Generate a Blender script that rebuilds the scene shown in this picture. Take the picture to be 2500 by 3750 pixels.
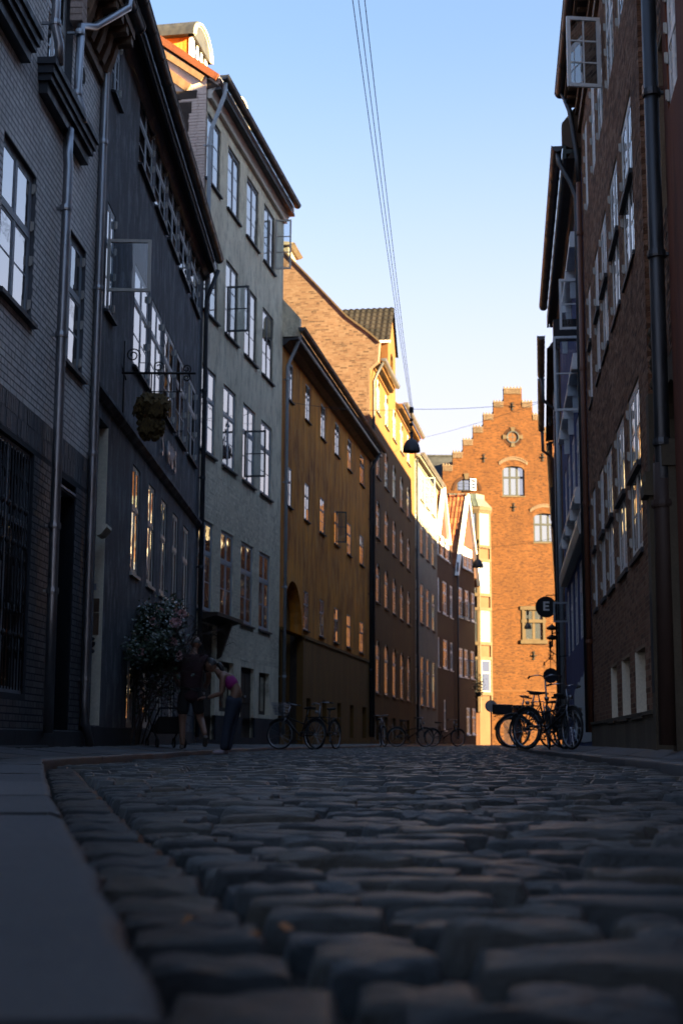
import bpy, bmesh, math, random
import numpy as np
from mathutils import Vector, Matrix, Euler
random.seed(7); RNG = np.random.default_rng(11)
PI = math.pi; R = math.radians
for o in list(bpy.data.objects): bpy.data.objects.remove(o)
SC = bpy.context.scene; COL = SC.collection

# ------------------------------------------------------------------ camera, sky, sun, exposure
CAM_Z = 0.22; PITCH = math.atan(840 / 5208.0)
cd = bpy.data.cameras.new('camera'); cam = bpy.data.objects.new('camera', cd); COL.objects.link(cam)
cd.sensor_fit = 'VERTICAL'; cd.sensor_height = 36; cd.sensor_width = 24; cd.lens = 50
cd.clip_start = 0.05; cd.clip_end = 2000
cam.matrix_world = Matrix.Translation((0, 0, CAM_Z)) @ (Euler((PI / 2 + PITCH, 0, 0)).to_matrix() @ Matrix.Rotation(0.005, 3, 'Z')).to_4x4()
cd.dof.use_dof = True; cd.dof.focus_distance = 9.5; cd.dof.aperture_fstop = 4.6; cd.dof.aperture_blades = 9
SC.camera = cam
SUN_EL = R(14.0); SUN_AZ = R(27.0)          # the sun stands to the right and a little behind the camera
sdir = Vector((math.cos(SUN_EL) * math.cos(SUN_AZ), -math.cos(SUN_EL) * math.sin(SUN_AZ), math.sin(SUN_EL)))
world = bpy.data.worlds.new('World'); SC.world = world; world.use_nodes = True
wn = world.node_tree.nodes; wl = world.node_tree.links
bgn = wn['Background']; bgn.inputs['Strength'].default_value = 0.15
sky = wn.new('ShaderNodeTexSky'); sky.sky_type = 'NISHITA'; sky.sun_disc = False
sky.sun_elevation = SUN_EL; sky.sun_rotation = math.atan2(sdir.x, sdir.y)
sky.altitude = 0; sky.air_density = 1.0; sky.dust_density = 1.0; sky.ozone_density = 4.0
# low summer haze: the blue sky pales evenly towards the horizon all the way round
tcw = wn.new('ShaderNodeTexCoord'); sx = wn.new('ShaderNodeSeparateXYZ'); wl.new(tcw.outputs['Generated'], sx.inputs[0])
mr = wn.new('ShaderNodeMapRange'); mr.interpolation_type = 'SMOOTHSTEP'; wl.new(sx.outputs['Z'], mr.inputs['Value'])
mr.inputs['From Min'].default_value = .14; mr.inputs['From Max'].default_value = .50; mr.inputs['To Min'].default_value = 1; mr.inputs['To Max'].default_value = .22
tint = wn.new('ShaderNodeMix'); tint.data_type = 'RGBA'; tint.blend_type = 'MULTIPLY'; tint.inputs[0].default_value = 1; tint.inputs[7].default_value = (.112, .134, .135, 1)
wl.new(sky.outputs['Color'], tint.inputs[6])
hz = wn.new('ShaderNodeMix'); hz.data_type = 'RGBA'; wl.new(mr.outputs['Result'], hz.inputs[0]); wl.new(tint.outputs[2], hz.inputs[6]); hz.inputs[7].default_value = (.315, .305, .352, 1)
wl.new(hz.outputs[2], bgn.inputs['Color'])
sl = bpy.data.lights.new('sun', 'SUN'); so = bpy.data.objects.new('sun', sl); COL.objects.link(so)
sl.energy = 3.3; sl.angle = R(0.5); sl.color = (1.0, 0.74, 0.36)
so.rotation_euler = sdir.to_track_quat('Z', 'Y').to_euler()
SC.view_settings.view_transform = 'Standard'; SC.view_settings.look = 'None'
SC.view_settings.exposure = 4.45; SC.view_settings.gamma = 1.0; SC.view_settings.use_curve_mapping = False
SC.render.engine = 'CYCLES'; SC.cycles.max_bounces = 9; SC.cycles.diffuse_bounces = 6; SC.cycles.glossy_bounces = 4
SC.cycles.transparent_max_bounces = 8; SC.cycles.sample_clamp_indirect = 25; SC.cycles.use_denoising = True
SC.cycles.caustics_reflective = False; SC.cycles.caustics_refractive = False

# ------------------------------------------------------------------ materials
def new_mat(name, col=(.5, .5, .5), rough=.7, metal=0., spec=.5):
    m = bpy.data.materials.new(name); m.use_nodes = True
    b = m.node_tree.nodes['Principled BSDF']
    b.inputs['Base Color'].default_value = (*col, 1); b.inputs['Roughness'].default_value = rough
    b.inputs['Metallic'].default_value = metal; b.inputs['Specular IOR Level'].default_value = spec
    return m
def N(m, t, **kw):
    n = m.node_tree.nodes.new(t)
    for k, v in kw.items(): setattr(n, k, v)
    return n
def L(m, a, b): m.node_tree.links.new(a, b)
def ramp(m, fac, stops):
    n = N(m, 'ShaderNodeValToRGB'); el = n.color_ramp.elements
    while len(el) > 1: el.remove(el[-1])
    el[0].position = stops[0][0]; el[0].color = (*stops[0][1], 1)
    for p, c in stops[1:]:
        e = el.new(p); e.color = (*c, 1)
    L(m, fac, n.inputs['Fac']); return n.outputs['Color']
def noise(m, scale, stretch=(1, 1, 1), detail=5, rough=.6, coord='Object', dist=0.):
    tc = N(m, 'ShaderNodeTexCoord'); mp = N(m, 'ShaderNodeMapping'); mp.inputs['Scale'].default_value = stretch
    L(m, tc.outputs[coord], mp.inputs['Vector'])
    n = N(m, 'ShaderNodeTexNoise'); n.inputs['Scale'].default_value = scale; n.inputs['Detail'].default_value = detail
    n.inputs['Roughness'].default_value = rough; n.inputs['Distortion'].default_value = dist
    L(m, mp.outputs['Vector'], n.inputs['Vector']); return n.outputs['Fac']
def mixc(m, fac, a, b, mode='MIX'):
    n = N(m, 'ShaderNodeMix', data_type='RGBA', blend_type=mode)
    for sock, v in ((n.inputs[0], fac), (n.inputs[6], a), (n.inputs[7], b)):
        if hasattr(v, 'is_linked'): L(m, v, sock)
        elif isinstance(v, tuple): sock.default_value = (*v, 1)
        else: sock.default_value = v
    return n.outputs[2]
def bump(m, h, strength=.3, dist=.02):
    b = N(m, 'ShaderNodeBump'); b.inputs['Strength'].default_value = strength; b.inputs['Distance'].default_value = dist
    L(m, h, b.inputs['Height']); L(m, b.outputs['Normal'], m.node_tree.nodes['Principled BSDF'].inputs['Normal'])
def setcol(m, c): L(m, c, m.node_tree.nodes['Principled BSDF'].inputs['Base Color'])
def setrough(m, fac, lo, hi):
    n = N(m, 'ShaderNodeMapRange'); n.inputs['To Min'].default_value = lo; n.inputs['To Max'].default_value = hi
    n.inputs['From Min'].default_value = .3; n.inputs['From Max'].default_value = .7
    L(m, fac, n.inputs['Value']); L(m, n.outputs['Result'], m.node_tree.nodes['Principled BSDF'].inputs['Roughness'])

def plaster(name, c1, c2, c3=None, streak=.25, scale=1.6, rough=.85, bstr=.35, stain=None):
    """limewashed or painted plaster: big blotches, vertical runs, fine grain"""
    m = new_mat(name, c1, rough, spec=.3)
    a = noise(m, scale, (1, 1, streak), 6, .65)
    c = ramp(m, a, [(.36, c1), (.5, tuple((x + y) / 2 for x, y in zip(c1, c2))), (.64, c2)])
    if c3:
        b2 = noise(m, scale * 3.1, (1, 1, streak * .7), 5, .7)
        f = ramp(m, b2, [(.49, (0, 0, 0)), (.64, (1, 1, 1))])
        c = mixc(m, f, c, c3)
    g = noise(m, 38, (1, 1, 1), 3, .7)
    c = mixc(m, .35, c, ramp(m, g, [(.3, (.55, .55, .55)), (.7, (1.25, 1.25, 1.25))]), 'MULTIPLY')
    setcol(m, c)
    h = noise(m, 14, (1, 1, 1), 6, .7); bump(m, h, bstr, .03)
    return m
def brickmat(name, stops, src='attr', rough=.88, bstr=.4):
    """brick: one tone per brick (stored per face, or per object), with grain and soot inside each brick"""
    m = new_mat(name, stops[0][1], rough, spec=.25)
    if src == 'attr':
        at = N(m, 'ShaderNodeAttribute'); at.attribute_name = 'tone'; f = at.outputs['Fac']
    else:
        oi = N(m, 'ShaderNodeObjectInfo'); f = oi.outputs['Random']
    c = ramp(m, f, stops)
    g = noise(m, 22, (1, 1, 1), 5, .75)
    c = mixc(m, .6, c, ramp(m, g, [(.3, (.55, .52, .5)), (.7, (1.25, 1.22, 1.2))]), 'MULTIPLY')
    w = noise(m, .7, (1, 1, .6), 5, .6)
    c = mixc(m, .55, c, ramp(m, w, [(.32, (.55, .53, .52)), (.65, (1.15, 1.15, 1.15))]), 'MULTIPLY')
    setcol(m, c); bump(m, g, bstr, .02)
    return m
def metal(name, col, rough=.4, met=.8, var=.25):
    m = new_mat(name, col, rough, met)
    a = noise(m, 5, (1, 1, .4), 5, .7)
    setcol(m, ramp(m, a, [(.3, tuple(x * (1 - var) for x in col)), (.7, tuple(x * (1 + var) for x in col))]))
    setrough(m, a, rough * .8, min(1, rough * 1.5)); return m
def paint(name, col, rough=.5, var=.12):
    m = new_mat(name, col, rough, spec=.4)
    a = noise(m, 7, (1, 1, .5), 6, .7)
    setcol(m, ramp(m, a, [(.3, tuple(x * (1 - var) for x in col)), (.68, tuple(min(1, x * (1 + var)) for x in col))]))
    h = noise(m, 40, (1, 1, .15), 3, .6); bump(m, h, .12, .01); return m
def glassmat(name, tint=(.012, .014, .016), rough=.02, wob=.03):
    m = new_mat(name, tint, rough, 0, .9); m.node_tree.nodes['Principled BSDF'].inputs['IOR'].default_value = 3.4
    h = noise(m, 2.2, (1, 1, 1), 2, .5); bump(m, h, wob, .08); return m
M = {}
M['glass'] = glassmat('window_glass'); M['painted_sky'] = glassmat('glass_with_painted_sky', (.075, .09, .115), .05)  # second glass: bright sky reflection painted into the panes as a paler base colour
M['clear'] = bpy.data.materials.new('clear_glass'); M['clear'].use_nodes = True
_nt = M['clear'].node_tree; _nt.nodes.remove(_nt.nodes['Principled BSDF'])
_tr = _nt.nodes.new('ShaderNodeBsdfTransparent'); _tr.inputs[0].default_value = (.86, .9, .93, 1)
_gl = _nt.nodes.new('ShaderNodeBsdfGlossy'); _gl.inputs['Roughness'].default_value = .02
_fr = _nt.nodes.new('ShaderNodeFresnel'); _fr.inputs[0].default_value = 1.65; _mx = _nt.nodes.new('ShaderNodeMixShader')
_nt.links.new(_fr.outputs[0], _mx.inputs[0]); _nt.links.new(_tr.outputs[0], _mx.inputs[1]); _nt.links.new(_gl.outputs[0], _mx.inputs[2])
_nt.links.new(_mx.outputs[0], _nt.nodes['Material Output'].inputs[0])
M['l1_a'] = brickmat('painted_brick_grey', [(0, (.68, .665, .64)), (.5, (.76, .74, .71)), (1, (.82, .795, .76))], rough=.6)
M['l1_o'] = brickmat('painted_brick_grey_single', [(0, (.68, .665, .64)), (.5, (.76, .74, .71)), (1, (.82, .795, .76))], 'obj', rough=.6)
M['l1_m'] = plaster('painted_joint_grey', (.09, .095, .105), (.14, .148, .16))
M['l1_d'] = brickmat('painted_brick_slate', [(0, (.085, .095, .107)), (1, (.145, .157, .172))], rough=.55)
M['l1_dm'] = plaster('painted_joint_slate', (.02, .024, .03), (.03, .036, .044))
M['navy'] = plaster('navy_render', (.05, .055, .063), (.092, .10, .113), (.17, .182, .2), streak=.6, scale=1.1, bstr=.7)
M['navy2'] = plaster('navy_plinth', (.016, .019, .026), (.028, .033, .042))
M['grey'] = plaster('weathered_grey_render', (.60, .53, .39), (.76, .68, .51), (.43, .38, .285), streak=.6, scale=1.2, bstr=.9)
M['greyb'] = brickmat('whitewashed_brick', [(0, (.58, .53, .41)), (1, (.74, .68, .53))], bstr=.5)
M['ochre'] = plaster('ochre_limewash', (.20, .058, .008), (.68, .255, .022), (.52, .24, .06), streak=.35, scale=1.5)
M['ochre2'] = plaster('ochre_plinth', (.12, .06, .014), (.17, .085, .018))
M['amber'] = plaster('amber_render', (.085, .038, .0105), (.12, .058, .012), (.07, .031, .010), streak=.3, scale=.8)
M['pale'] = plaster('pale_render', (.15, .138, .112), (.20, .185, .152), (.115, .108, .093), streak=.5, scale=1.1)
M['brown'] = brickmat('dark_red_brick', [(0, (.04, .018, .013)), (1, (.07, .03, .02))])
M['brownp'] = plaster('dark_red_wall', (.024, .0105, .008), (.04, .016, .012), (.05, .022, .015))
g_st = [(0, (.05, .031, .022)), (.12, (.085, .05, .034)), (.4, (.12, .072, .048)), (.7, (.135, .086, .06)), (1, (.15, .105, .078))]
M['gab'] = brickmat('old_gable_brick', g_st, bstr=.12); M['gabo'] = brickmat('old_gable_brick_single', g_st, 'obj', bstr=.12)
M['gabm'] = plaster('old_gable_mortar', (.10, .07, .05), (.14, .10, .075))
f_st = [(0, (.035, .013, .006)), (.15, (.07, .026, .008)), (.55, (.095, .036, .010)), (.88, (.115, .046, .014)), (1, (.05, .02, .009))]
M['fbr'] = brickmat('orange_brick', f_st, bstr=.12); M['fbro'] = brickmat('orange_brick_single', f_st, 'obj', bstr=.12)
M['fmo'] = plaster('orange_mortar', (.08, .032, .010), (.10, .042, .014))
r_st = [(0, (.09, .042, .024)), (.3, (.20, .095, .052)), (.65, (.27, .135, .078)), (1, (.36, .21, .135))]
M['rbr'] = brickmat('russet_brick', r_st); M['rbro'] = brickmat('russet_brick_single', r_st, 'obj')
M['rmo'] = plaster('pale_mortar', (.26, .17, .105), (.36, .25, .16))
M['rred'] = plaster('oxblood_render', (.13, .036, .018), (.19, .055, .025), (.09, .028, .015), scale=.8)
M['blue'] = plaster('blue_boarding', (.03, .055, .16), (.048, .08, .21), (.024, .04, .11), streak=.2)
M['r3'] = plaster('old_red_wall', (.075, .032, .02), (.14, .062, .036), (.20, .10, .06), streak=.2, scale=1.4)
M['white'] = paint('white_paint', (.74, .74, .73), .45)
M['offw'] = paint('offwhite_paint', (.48, .45, .40), .5)
M['patch'] = paint('pale_patch_paint', (.50, .535, .55), .7); M['cream'] = plaster('cream_paint', (.74, .67, .52), (.80, .73, .58), streak=.5, bstr=.15)
M['bluegrey'] = paint('bluegrey_paint', (.27, .30, .33), .5)
M['darkfr'] = paint('dark_frame_paint', (.035, .04, .045), .45)
M['black'] = metal('black_iron', (.018, .018, .02), .5, .5)
M['zinc'] = metal('zinc_sheet', (.30, .31, .33), .32, .9)
M['zincd'] = metal('dark_zinc', (.075, .08, .088), .42, .8)
M['lead'] = metal('lead_sheet', (.045, .048, .055), .55, .5)
M['rustp'] = paint('rust_red_pipe', (.15, .06, .034), .5); M['foot'] = paint('dark_iron_foot', (.045, .026, .019), .6)
M['slate'] = plaster('slate_black', (.012, .014, .02), (.03, .034, .042), streak=1)
M['tile'] = brickmat('red_roof_tile', [(0, (.16, .05, .025)), (.5, (.25, .085, .035)), (1, (.34, .13, .055))])
M['tiled'] = brickmat('black_roof_tile', [(0, (.006, .006, .007)), (1, (.018, .016, .016))], rough=.85)
M['wood'] = paint('dark_timber', (.035, .022, .015), .75, .4)
M['timber'] = paint('brown_timber', (.16, .095, .055), .75, .4)
M['stone'] = plaster('pale_sandstone', (.055, .038, .023), (.07, .05, .031), scale=2.5)
M['dstone'] = plaster('sooty_sandstone', (.07, .055, .038), (.12, .095, .062), scale=2.0)
M['pink'] = brickmat('pinkish_whitewash', [(0, (.55, .42, .35)), (.8, (.68, .55, .48)), (1, (.45, .25, .14))])
M['pinkp'] = plaster('pinkish_plaster', (.55, .43, .37), (.68, .55, .48), scale=3)
M['copper'] = metal('dark_copper_roof', (.045, .06, .058), .5, .4)
M['curtain'] = plaster('cream_curtain', (.42, .36, .24), (.52, .45, .31), streak=.05, scale=6, bstr=.3)
M['void'] = new_mat('dark_interior', (.006, .006, .007), .9)
M['rubber'] = new_mat('black_rubber', (.015, .015, .016), .7)
M['chrome'] = metal('worn_chrome', (.34, .36, .4), .28, 1.)
M['gold'] = plaster('tarnished_gilding', (.055, .036, .013), (.13, .085, .026), (.022, .015, .007), streak=1, scale=9)
def stonemat(name, lo, hi, src='attr', warm=(.06, .05, .04), sc_=55, rg_=(.24, .5)):
    m = new_mat(name, hi, .5, spec=.5)
    if src == 'attr':
        at = N(m, 'ShaderNodeAttribute'); at.attribute_name = 'tone'; f = at.outputs['Fac']
    else:
        oi = N(m, 'ShaderNodeObjectInfo'); f = oi.outputs['Random']
    c = ramp(m, f, [(0, lo), (.35, hi), (.55, (hi[0] * .75, hi[1] * .92, hi[2] * 1.08)), (.8, warm), (1, tuple(x * 1.4 for x in hi))])
    g = noise(m, sc_ * 1.2, (1, 1, 1), 6, .75, 'Object')
    c = mixc(m, .8, c, ramp(m, g, [(.3, (.55, .55, .55)), (.7, (1.5, 1.5, 1.5))]), 'MULTIPLY')
    setcol(m, c); setrough(m, g, *rg_); bump(m, noise(m, sc_, (1, 1, 1), 8, .75), .9, .012 if sc_ > 20 else .05); return m
M['cob'] = stonemat('granite_sett', (.015, .017, .017), (.050, .055, .054), 'attr', (.064, .054, .038))
M['cobo'] = stonemat('granite_sett_single', (.015, .017, .017), (.050, .055, .054), 'obj', (.064, .054, .038), 7)
M['kerb'] = stonemat('granite_kerb', (.036, .039, .043), (.055, .059, .064), 'obj', (.055, .05, .042), rg_=(.4, .75))
M['flag'] = stonemat('granite_flag', (.03, .033, .038), (.05, .054, .06), 'obj', rg_=(.55, .9))
M['grit'] = plaster('dirt_joint', (.008, .007, .006), (.018, .014, .011), streak=1, scale=6, bstr=.8)

# ------------------------------------------------------------------ mesh building
class MB:
    """collects faces; d (outwards from a facade) is mirrored by s so one builder serves both sides of the street"""
    def __init__(self, s=1): self.v = []; self.f = []; self.s = s; self.mi = []; self.m = 0; self.tone = None
    def add(self, pts, faces):
        b = len(self.v); s = self.s
        self.v += [(p[0], p[1] * s, p[2]) for p in pts]
        self.f += [tuple(b + i for i in f) for f in faces]; self.mi += [self.m] * len(faces)
    def quad(self, a, b, c, d): self.add([a, b, c, d], [(0, 1, 2, 3)])
    def box(self, u0, u1, d0, d1, z0, z1):
        self.add([(u0, d0, z0), (u1, d0, z0), (u1, d1, z0), (u0, d1, z0), (u0, d0, z1), (u1, d0, z1), (u1, d1, z1), (u0, d1, z1)],
                 [(0, 3, 2, 1), (4, 5, 6, 7), (0, 1, 5, 4), (1, 2, 6, 5), (2, 3, 7, 6), (3, 0, 4, 7)])
    def hexa(self, p): self.add(p, [(0, 3, 2, 1), (4, 5, 6, 7), (0, 1, 5, 4), (1, 2, 6, 5), (2, 3, 7, 6), (3, 0, 4, 7)])
    def prism(self, poly, axis, a, b):
        """extrude a polygon: axis 'u' poly=(d,z); axis 'd' poly=(u,z); axis 'z' poly=(u,d)"""
        n = len(poly); mk = {'u': lambda p, t: (t, p[0], p[1]), 'd': lambda p, t: (p[0], t, p[1]), 'z': lambda p, t: (p[0], p[1], t)}[axis]
        pts = [mk(p, a) for p in poly] + [mk(p, b) for p in poly]
        self.add(pts, [tuple(range(n))[::-1], tuple(range(n, 2 * n))] + [(i, (i + 1) % n, n + (i + 1) % n, n + i) for i in range(n)])
    def tube(self, path, r, n=8, cap=True):
        path = [Vector(p) for p in path]; k = len(path); rr = r if isinstance(r, (list, tuple)) else [r] * k
        pts = []; up = None
        for i, p in enumerate(path):
            t = (path[min(i + 1, k - 1)] - path[max(i - 1, 0)]).normalized()
            if up is None: up = Vector((0, 0, 1)) if abs(t.z) < .9 else Vector((1, 0, 0))
            a = t.cross(up)
            if a.length < 1e-5: a = t.cross(Vector((0, 1, 0)))
            a.normalize(); b = a.cross(t).normalized(); up = b
            pts += [tuple(p + a * math.cos(2 * PI * j / n) * rr[i] + b * math.sin(2 * PI * j / n) * rr[i]) for j in range(n)]
        fs = [(i * n + j, i * n + (j + 1) % n, (i + 1) * n + (j + 1) % n, (i + 1) * n + j) for i in range(k - 1) for j in range(n)]
        if cap: fs += [tuple(range(n))[::-1], tuple(range((k - 1) * n, k * n))]
        self.add(pts, fs)
    def lathe(self, prof, c=(0, 0, 0), n=16):
        pts = [(c[0] + r * math.cos(2 * PI * j / n), c[1] + r * math.sin(2 * PI * j / n), c[2] + z) for r, z in prof for j in range(n)]
        self.add(pts, [(i * n + j, i * n + (j + 1) % n, (i + 1) * n + (j + 1) % n, (i + 1) * n + j) for i in range(len(prof) - 1) for j in range(n)])
    def ring(self, c, R_, r, axis='u', n=28, k=6, a0=0., a1=2 * PI):
        closed = abs(a1 - a0 - 2 * PI) < 1e-6; path = []
        for i in range(n + (0 if closed else 1)):
            a = a0 + (a1 - a0) * i / n; x, y = R_ * math.cos(a), R_ * math.sin(a)
            path.append((x, y))
        pts = []
        for (x, y) in path:
            L_ = math.hypot(x, y)
            for j in range(k):
                q = 2 * PI * j / k; rad = 1 + r * math.cos(q) / L_; off = r * math.sin(q)
                X, Y = x * rad, y * rad
                pts.append({'u': (c[0] + off, c[1] + X, c[2] + Y), 'd': (c[0] + X, c[1] + off, c[2] + Y), 'z': (c[0] + X, c[1] + Y, c[2] + off)}[axis])
        m = len(path); fs = []
        for i in range(m if closed else m - 1):
            for j in range(k): fs.append((i * k + j, i * k + (j + 1) % k, ((i + 1) % m) * k + (j + 1) % k, ((i + 1) % m) * k + j))
        self.add(pts, fs)
    def mesh(self, name, mats, smooth=False):
        me = bpy.data.meshes.new(name); me.from_pydata(self.v, [], self.f)
        for mt in (mats if isinstance(mats, (list, tuple)) else [mats]): me.materials.append(mt)
        if self.m or any(self.mi): me.polygons.foreach_set('material_index', self.mi)
        if smooth: me.polygons.foreach_set('use_smooth', [True] * len(me.polygons))
        return me
    def build(self, name, mats, parent=None, smooth=False, loc=(0, 0, 0)):
        return obj(name, self.mesh(name, mats, smooth), parent, loc)
def obj(name, me, parent=None, loc=(0, 0, 0), rot=(0, 0, 0)):
    o = bpy.data.objects.new(name, me); COL.objects.link(o); o.location = loc; o.rotation_euler = rot
    if parent is not None: o.parent = parent
    return o
def tag(o, label, cat, group=None):
    o['label'] = label; o['category'] = cat
    if group: o['group'] = group
    return o
def thing(name, label, cat, loc=(0, 0, 0), rz=0., group=None):
    o = bpy.data.objects.new(name, None); COL.objects.link(o); o.location = loc; o.rotation_euler = (0, 0, rz)
    o.empty_display_size = .2; return tag(o, label, cat, group)
def structure(o): o['kind'] = 'structure'; return o
def stuff(o): o['kind'] = 'stuff'; return o
def bevel(o, w=.01, seg=1):
    md = o.modifiers.new('bevel', 'BEVEL'); md.width = w; md.segments = seg; md.limit_method = 'ANGLE'; return o

def np_mesh(name, V, F, mat, tone=None, smooth=False):
    """V (n,3) F (m,4) numpy -> mesh with an optional per-face 'tone'"""
    me = bpy.data.meshes.new(name); me.vertices.add(len(V)); me.vertices.foreach_set('co', np.asarray(V, np.float32).ravel())
    k = F.shape[1]; me.loops.add(F.size); me.loops.foreach_set('vertex_index', F.astype(np.int32).ravel())
    me.polygons.add(len(F)); me.polygons.foreach_set('loop_start', np.arange(0, F.size, k, dtype=np.int32))
    me.polygons.foreach_set('loop_total', np.full(len(F), k, np.int32))
    me.polygons.foreach_set('use_smooth', np.full(len(F), bool(smooth)))
    me.materials.append(mat)
    if tone is not None:
        a = me.attributes.new('tone', 'FLOAT', 'FACE'); a.data.foreach_set('value', np.asarray(tone, np.float32))
    me.update(calc_edges=True); return me
BOXF = np.array([[0, 1, 5, 4], [1, 2, 6, 5], [2, 3, 7, 6], [3, 0, 4, 7], [4, 5, 6, 7], [0, 3, 2, 1]])

def brick_rows(u0, u1, z0, z1, holes, bl=.228, bh=.055, gap=.012, header=.108, bond='cross', rowcut=None):
    """list of (ua, ub, za, zb) for a brick face, cut back round the holes; bond 'soldier' stands the bricks upright"""
    out = []
    if bond == 'random':
        z = z0
        while z + bh <= z1 + 1e-6:
            lo, hi = (u0, u1) if rowcut is None else rowcut(z + bh / 2); u = lo; hh = bh * random.uniform(.85, 1.05)
            while u < hi - .03:
                w = random.choice((bl, bl, bl * .75, header, header)) * random.uniform(.9, 1.06); w = min(w, hi - u)
                if w > .03 and random.random() > .015: out.append((u, u + w, z, z + hh))
                u += w + gap * random.uniform(.6, 1.5)
            z += bh + gap
        return out
    if bond == 'soldier':
        u = u0
        while u + bh <= u1 + 1e-6: out.append((u, u + bh, z0, z1)); u += bh + gap
        return out
    z = z0; row = 0
    while z + bh <= z1 + 1e-6:
        lo, hi = (u0, u1) if rowcut is None else rowcut(z + bh / 2)
        if hi > lo:
            spans = [(lo, hi)]
            for (a, b, c, d) in holes:
                if z + bh > c and z < d:
                    ns = []
                    for (p, q) in spans:
                        if b <= p or a >= q: ns.append((p, q)); continue
                        if a > p: ns.append((p, a))
                        if b < q: ns.append((b, q))
                    spans = ns
            for (p, q) in spans:
                full, hd = bl + gap, header + gap
                u = u0 + [0, -header / 2 - gap, -full / 2, -header / 2 - gap][row % 4]; k = 0
                while u < q:
                    w = bl if (row % 2 == 0 or bond == 'stretch') else header
                    a, b = max(u, p), min(u + w, q)
                    if b - a > .03: out.append((a, b, z, z + bh))
                    u += w + gap; k += 1
        z += bh + gap; row += 1
    return out
def bricks(rects, mat, mato, parent, s, single=0, key=None, d0=-.014, d1=0., jit=.004, dark=0., name='brick'):
    """rects -> up to `single` own objects (nearest by key), the rest one joined part"""
    rects = sorted(rects, key=key) if key else list(rects)
    one, rest = rects[:single], rects[single:]
    cache = {}
    for (a, b, c, d) in one:
        k = (round((b - a) / .02), round((d - c) / .01)); w, h = b - a, d - c
        if k not in cache:
            mb = MB(1); mb.box(-w / 2, w / 2, -.02, 0, -h / 2, h / 2)
            e = .002
            mb = MB(1); mb.hexa([(-w/2, -.02, -h/2), (w/2, -.02, -h/2), (w/2, .0, -h/2 + 0), (-w/2, .0, -h/2 + 0), (-w/2, -.02, h/2), (w/2, -.02, h/2), (w/2, 0, h/2), (-w/2, 0, h/2)])
            mb.v = [(x * (1 - (2 * e / w if y > -.001 else 0)), y, zz * (1 - (2 * e / h if y > -.001 else 0))) for x, y, zz in mb.v]
            cache[k] = mb.mesh(name, mato)
        o = obj(name, cache[k], parent, ((a + b) / 2, s * (d1 + random.uniform(-jit, jit)), (c + d) / 2), (random.uniform(-.01, .01), random.uniform(-.008, .008), random.uniform(-.01, .01)))
        if s < 0: o.scale = (1, -1, 1)
    if rest:
        A = np.array(rest); n = len(A); j = RNG.uniform(-jit, jit, n)
        ww = A[:, 1] - A[:, 0]; hh = A[:, 3] - A[:, 2]; e = .0012
        V = np.zeros((n, 8, 3))
        for i, (uu, zz, fr) in enumerate([(0, 2, 0), (1, 2, 0), (1, 3, 0), (0, 3, 0), (0, 2, 1), (1, 2, 1), (1, 3, 1), (0, 3, 1)]):
            V[:, i, 0] = A[:, uu] + (fr * e if uu == 0 else -fr * e); V[:, i, 2] = A[:, zz] + (fr * e if zz == 2 else -fr * e)
            V[:, i, 1] = (d1 + j if fr else d0) * s
        F = (BOXF[:5][None] + (np.arange(n) * 8)[:, None, None]).reshape(-1, 4)
        t = np.repeat(np.clip(RNG.random(n), 0, 1), 5)
        stuff(obj(name if not one else 'brickwork', np_mesh('brickwork', V.reshape(-1, 3), F, mat, t), parent))

def wall_mesh(mb, u0, u1, z0, z1, holes, rec=.14, d=0., jamb=None):
    """flat wall with rectangular holes (a,b,c,d,arch) and their reveals; an arch rise closes the corners of the head"""
    us = sorted({u0, u1, *[min(max(h[i], u0), u1) for h in holes for i in (0, 1)]}); zs = sorted({z0, z1, *[min(max(h[i], z0), z1) for h in holes for i in (2, 3)]})
    for i in range(len(us) - 1):
        for k in range(len(zs) - 1):
            cu, cz = (us[i] + us[i + 1]) / 2, (zs[k] + zs[k + 1]) / 2
            if any(h[0] < cu < h[1] and h[2] < cz < h[3] for h in holes): continue
            mb.quad((us[i], d, zs[k]), (us[i + 1], d, zs[k]), (us[i + 1], d, zs[k + 1]), (us[i], d, zs[k + 1]))
    for h in holes:
        a, b, c, e = h[:4]; ar = h[4] if len(h) > 4 else 0; dd = d - rec
        if jamb is not None: old = mb.m; mb.m = jamb
        for p, q in (((a, c), (a, e)), ((b, e), (b, c)), ((a, e), (b, e)), ((b, c), (a, c))):
            mb.quad((p[0], d, p[1]), (q[0], d, q[1]), (q[0], dd, q[1]), (p[0], dd, p[1]))
        if jamb is not None: mb.m = old
        if ar:
            n = 10; pts = []
            for i in range(n + 1):
                t = -1 + 2 * i / n; pts.append(((a + b) / 2 + t * (b - a) / 2, e - ar * (1 - math.sqrt(max(0, 1 - t * t * .999))) / 1.0))
            for i in range(n):
                (x0, y0), (x1, y1) = pts[i], pts[i + 1]
                if x0 < (a + b) / 2 - 1e-6 or True:
                    mb.quad((x0, d, y0), (x1, d, y1), (x1, d, e), (x0, d, e)); mb.quad((x0, d, y0), (x1, d, y1), (x1, dd, y1), (x0, dd, y0))

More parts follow.
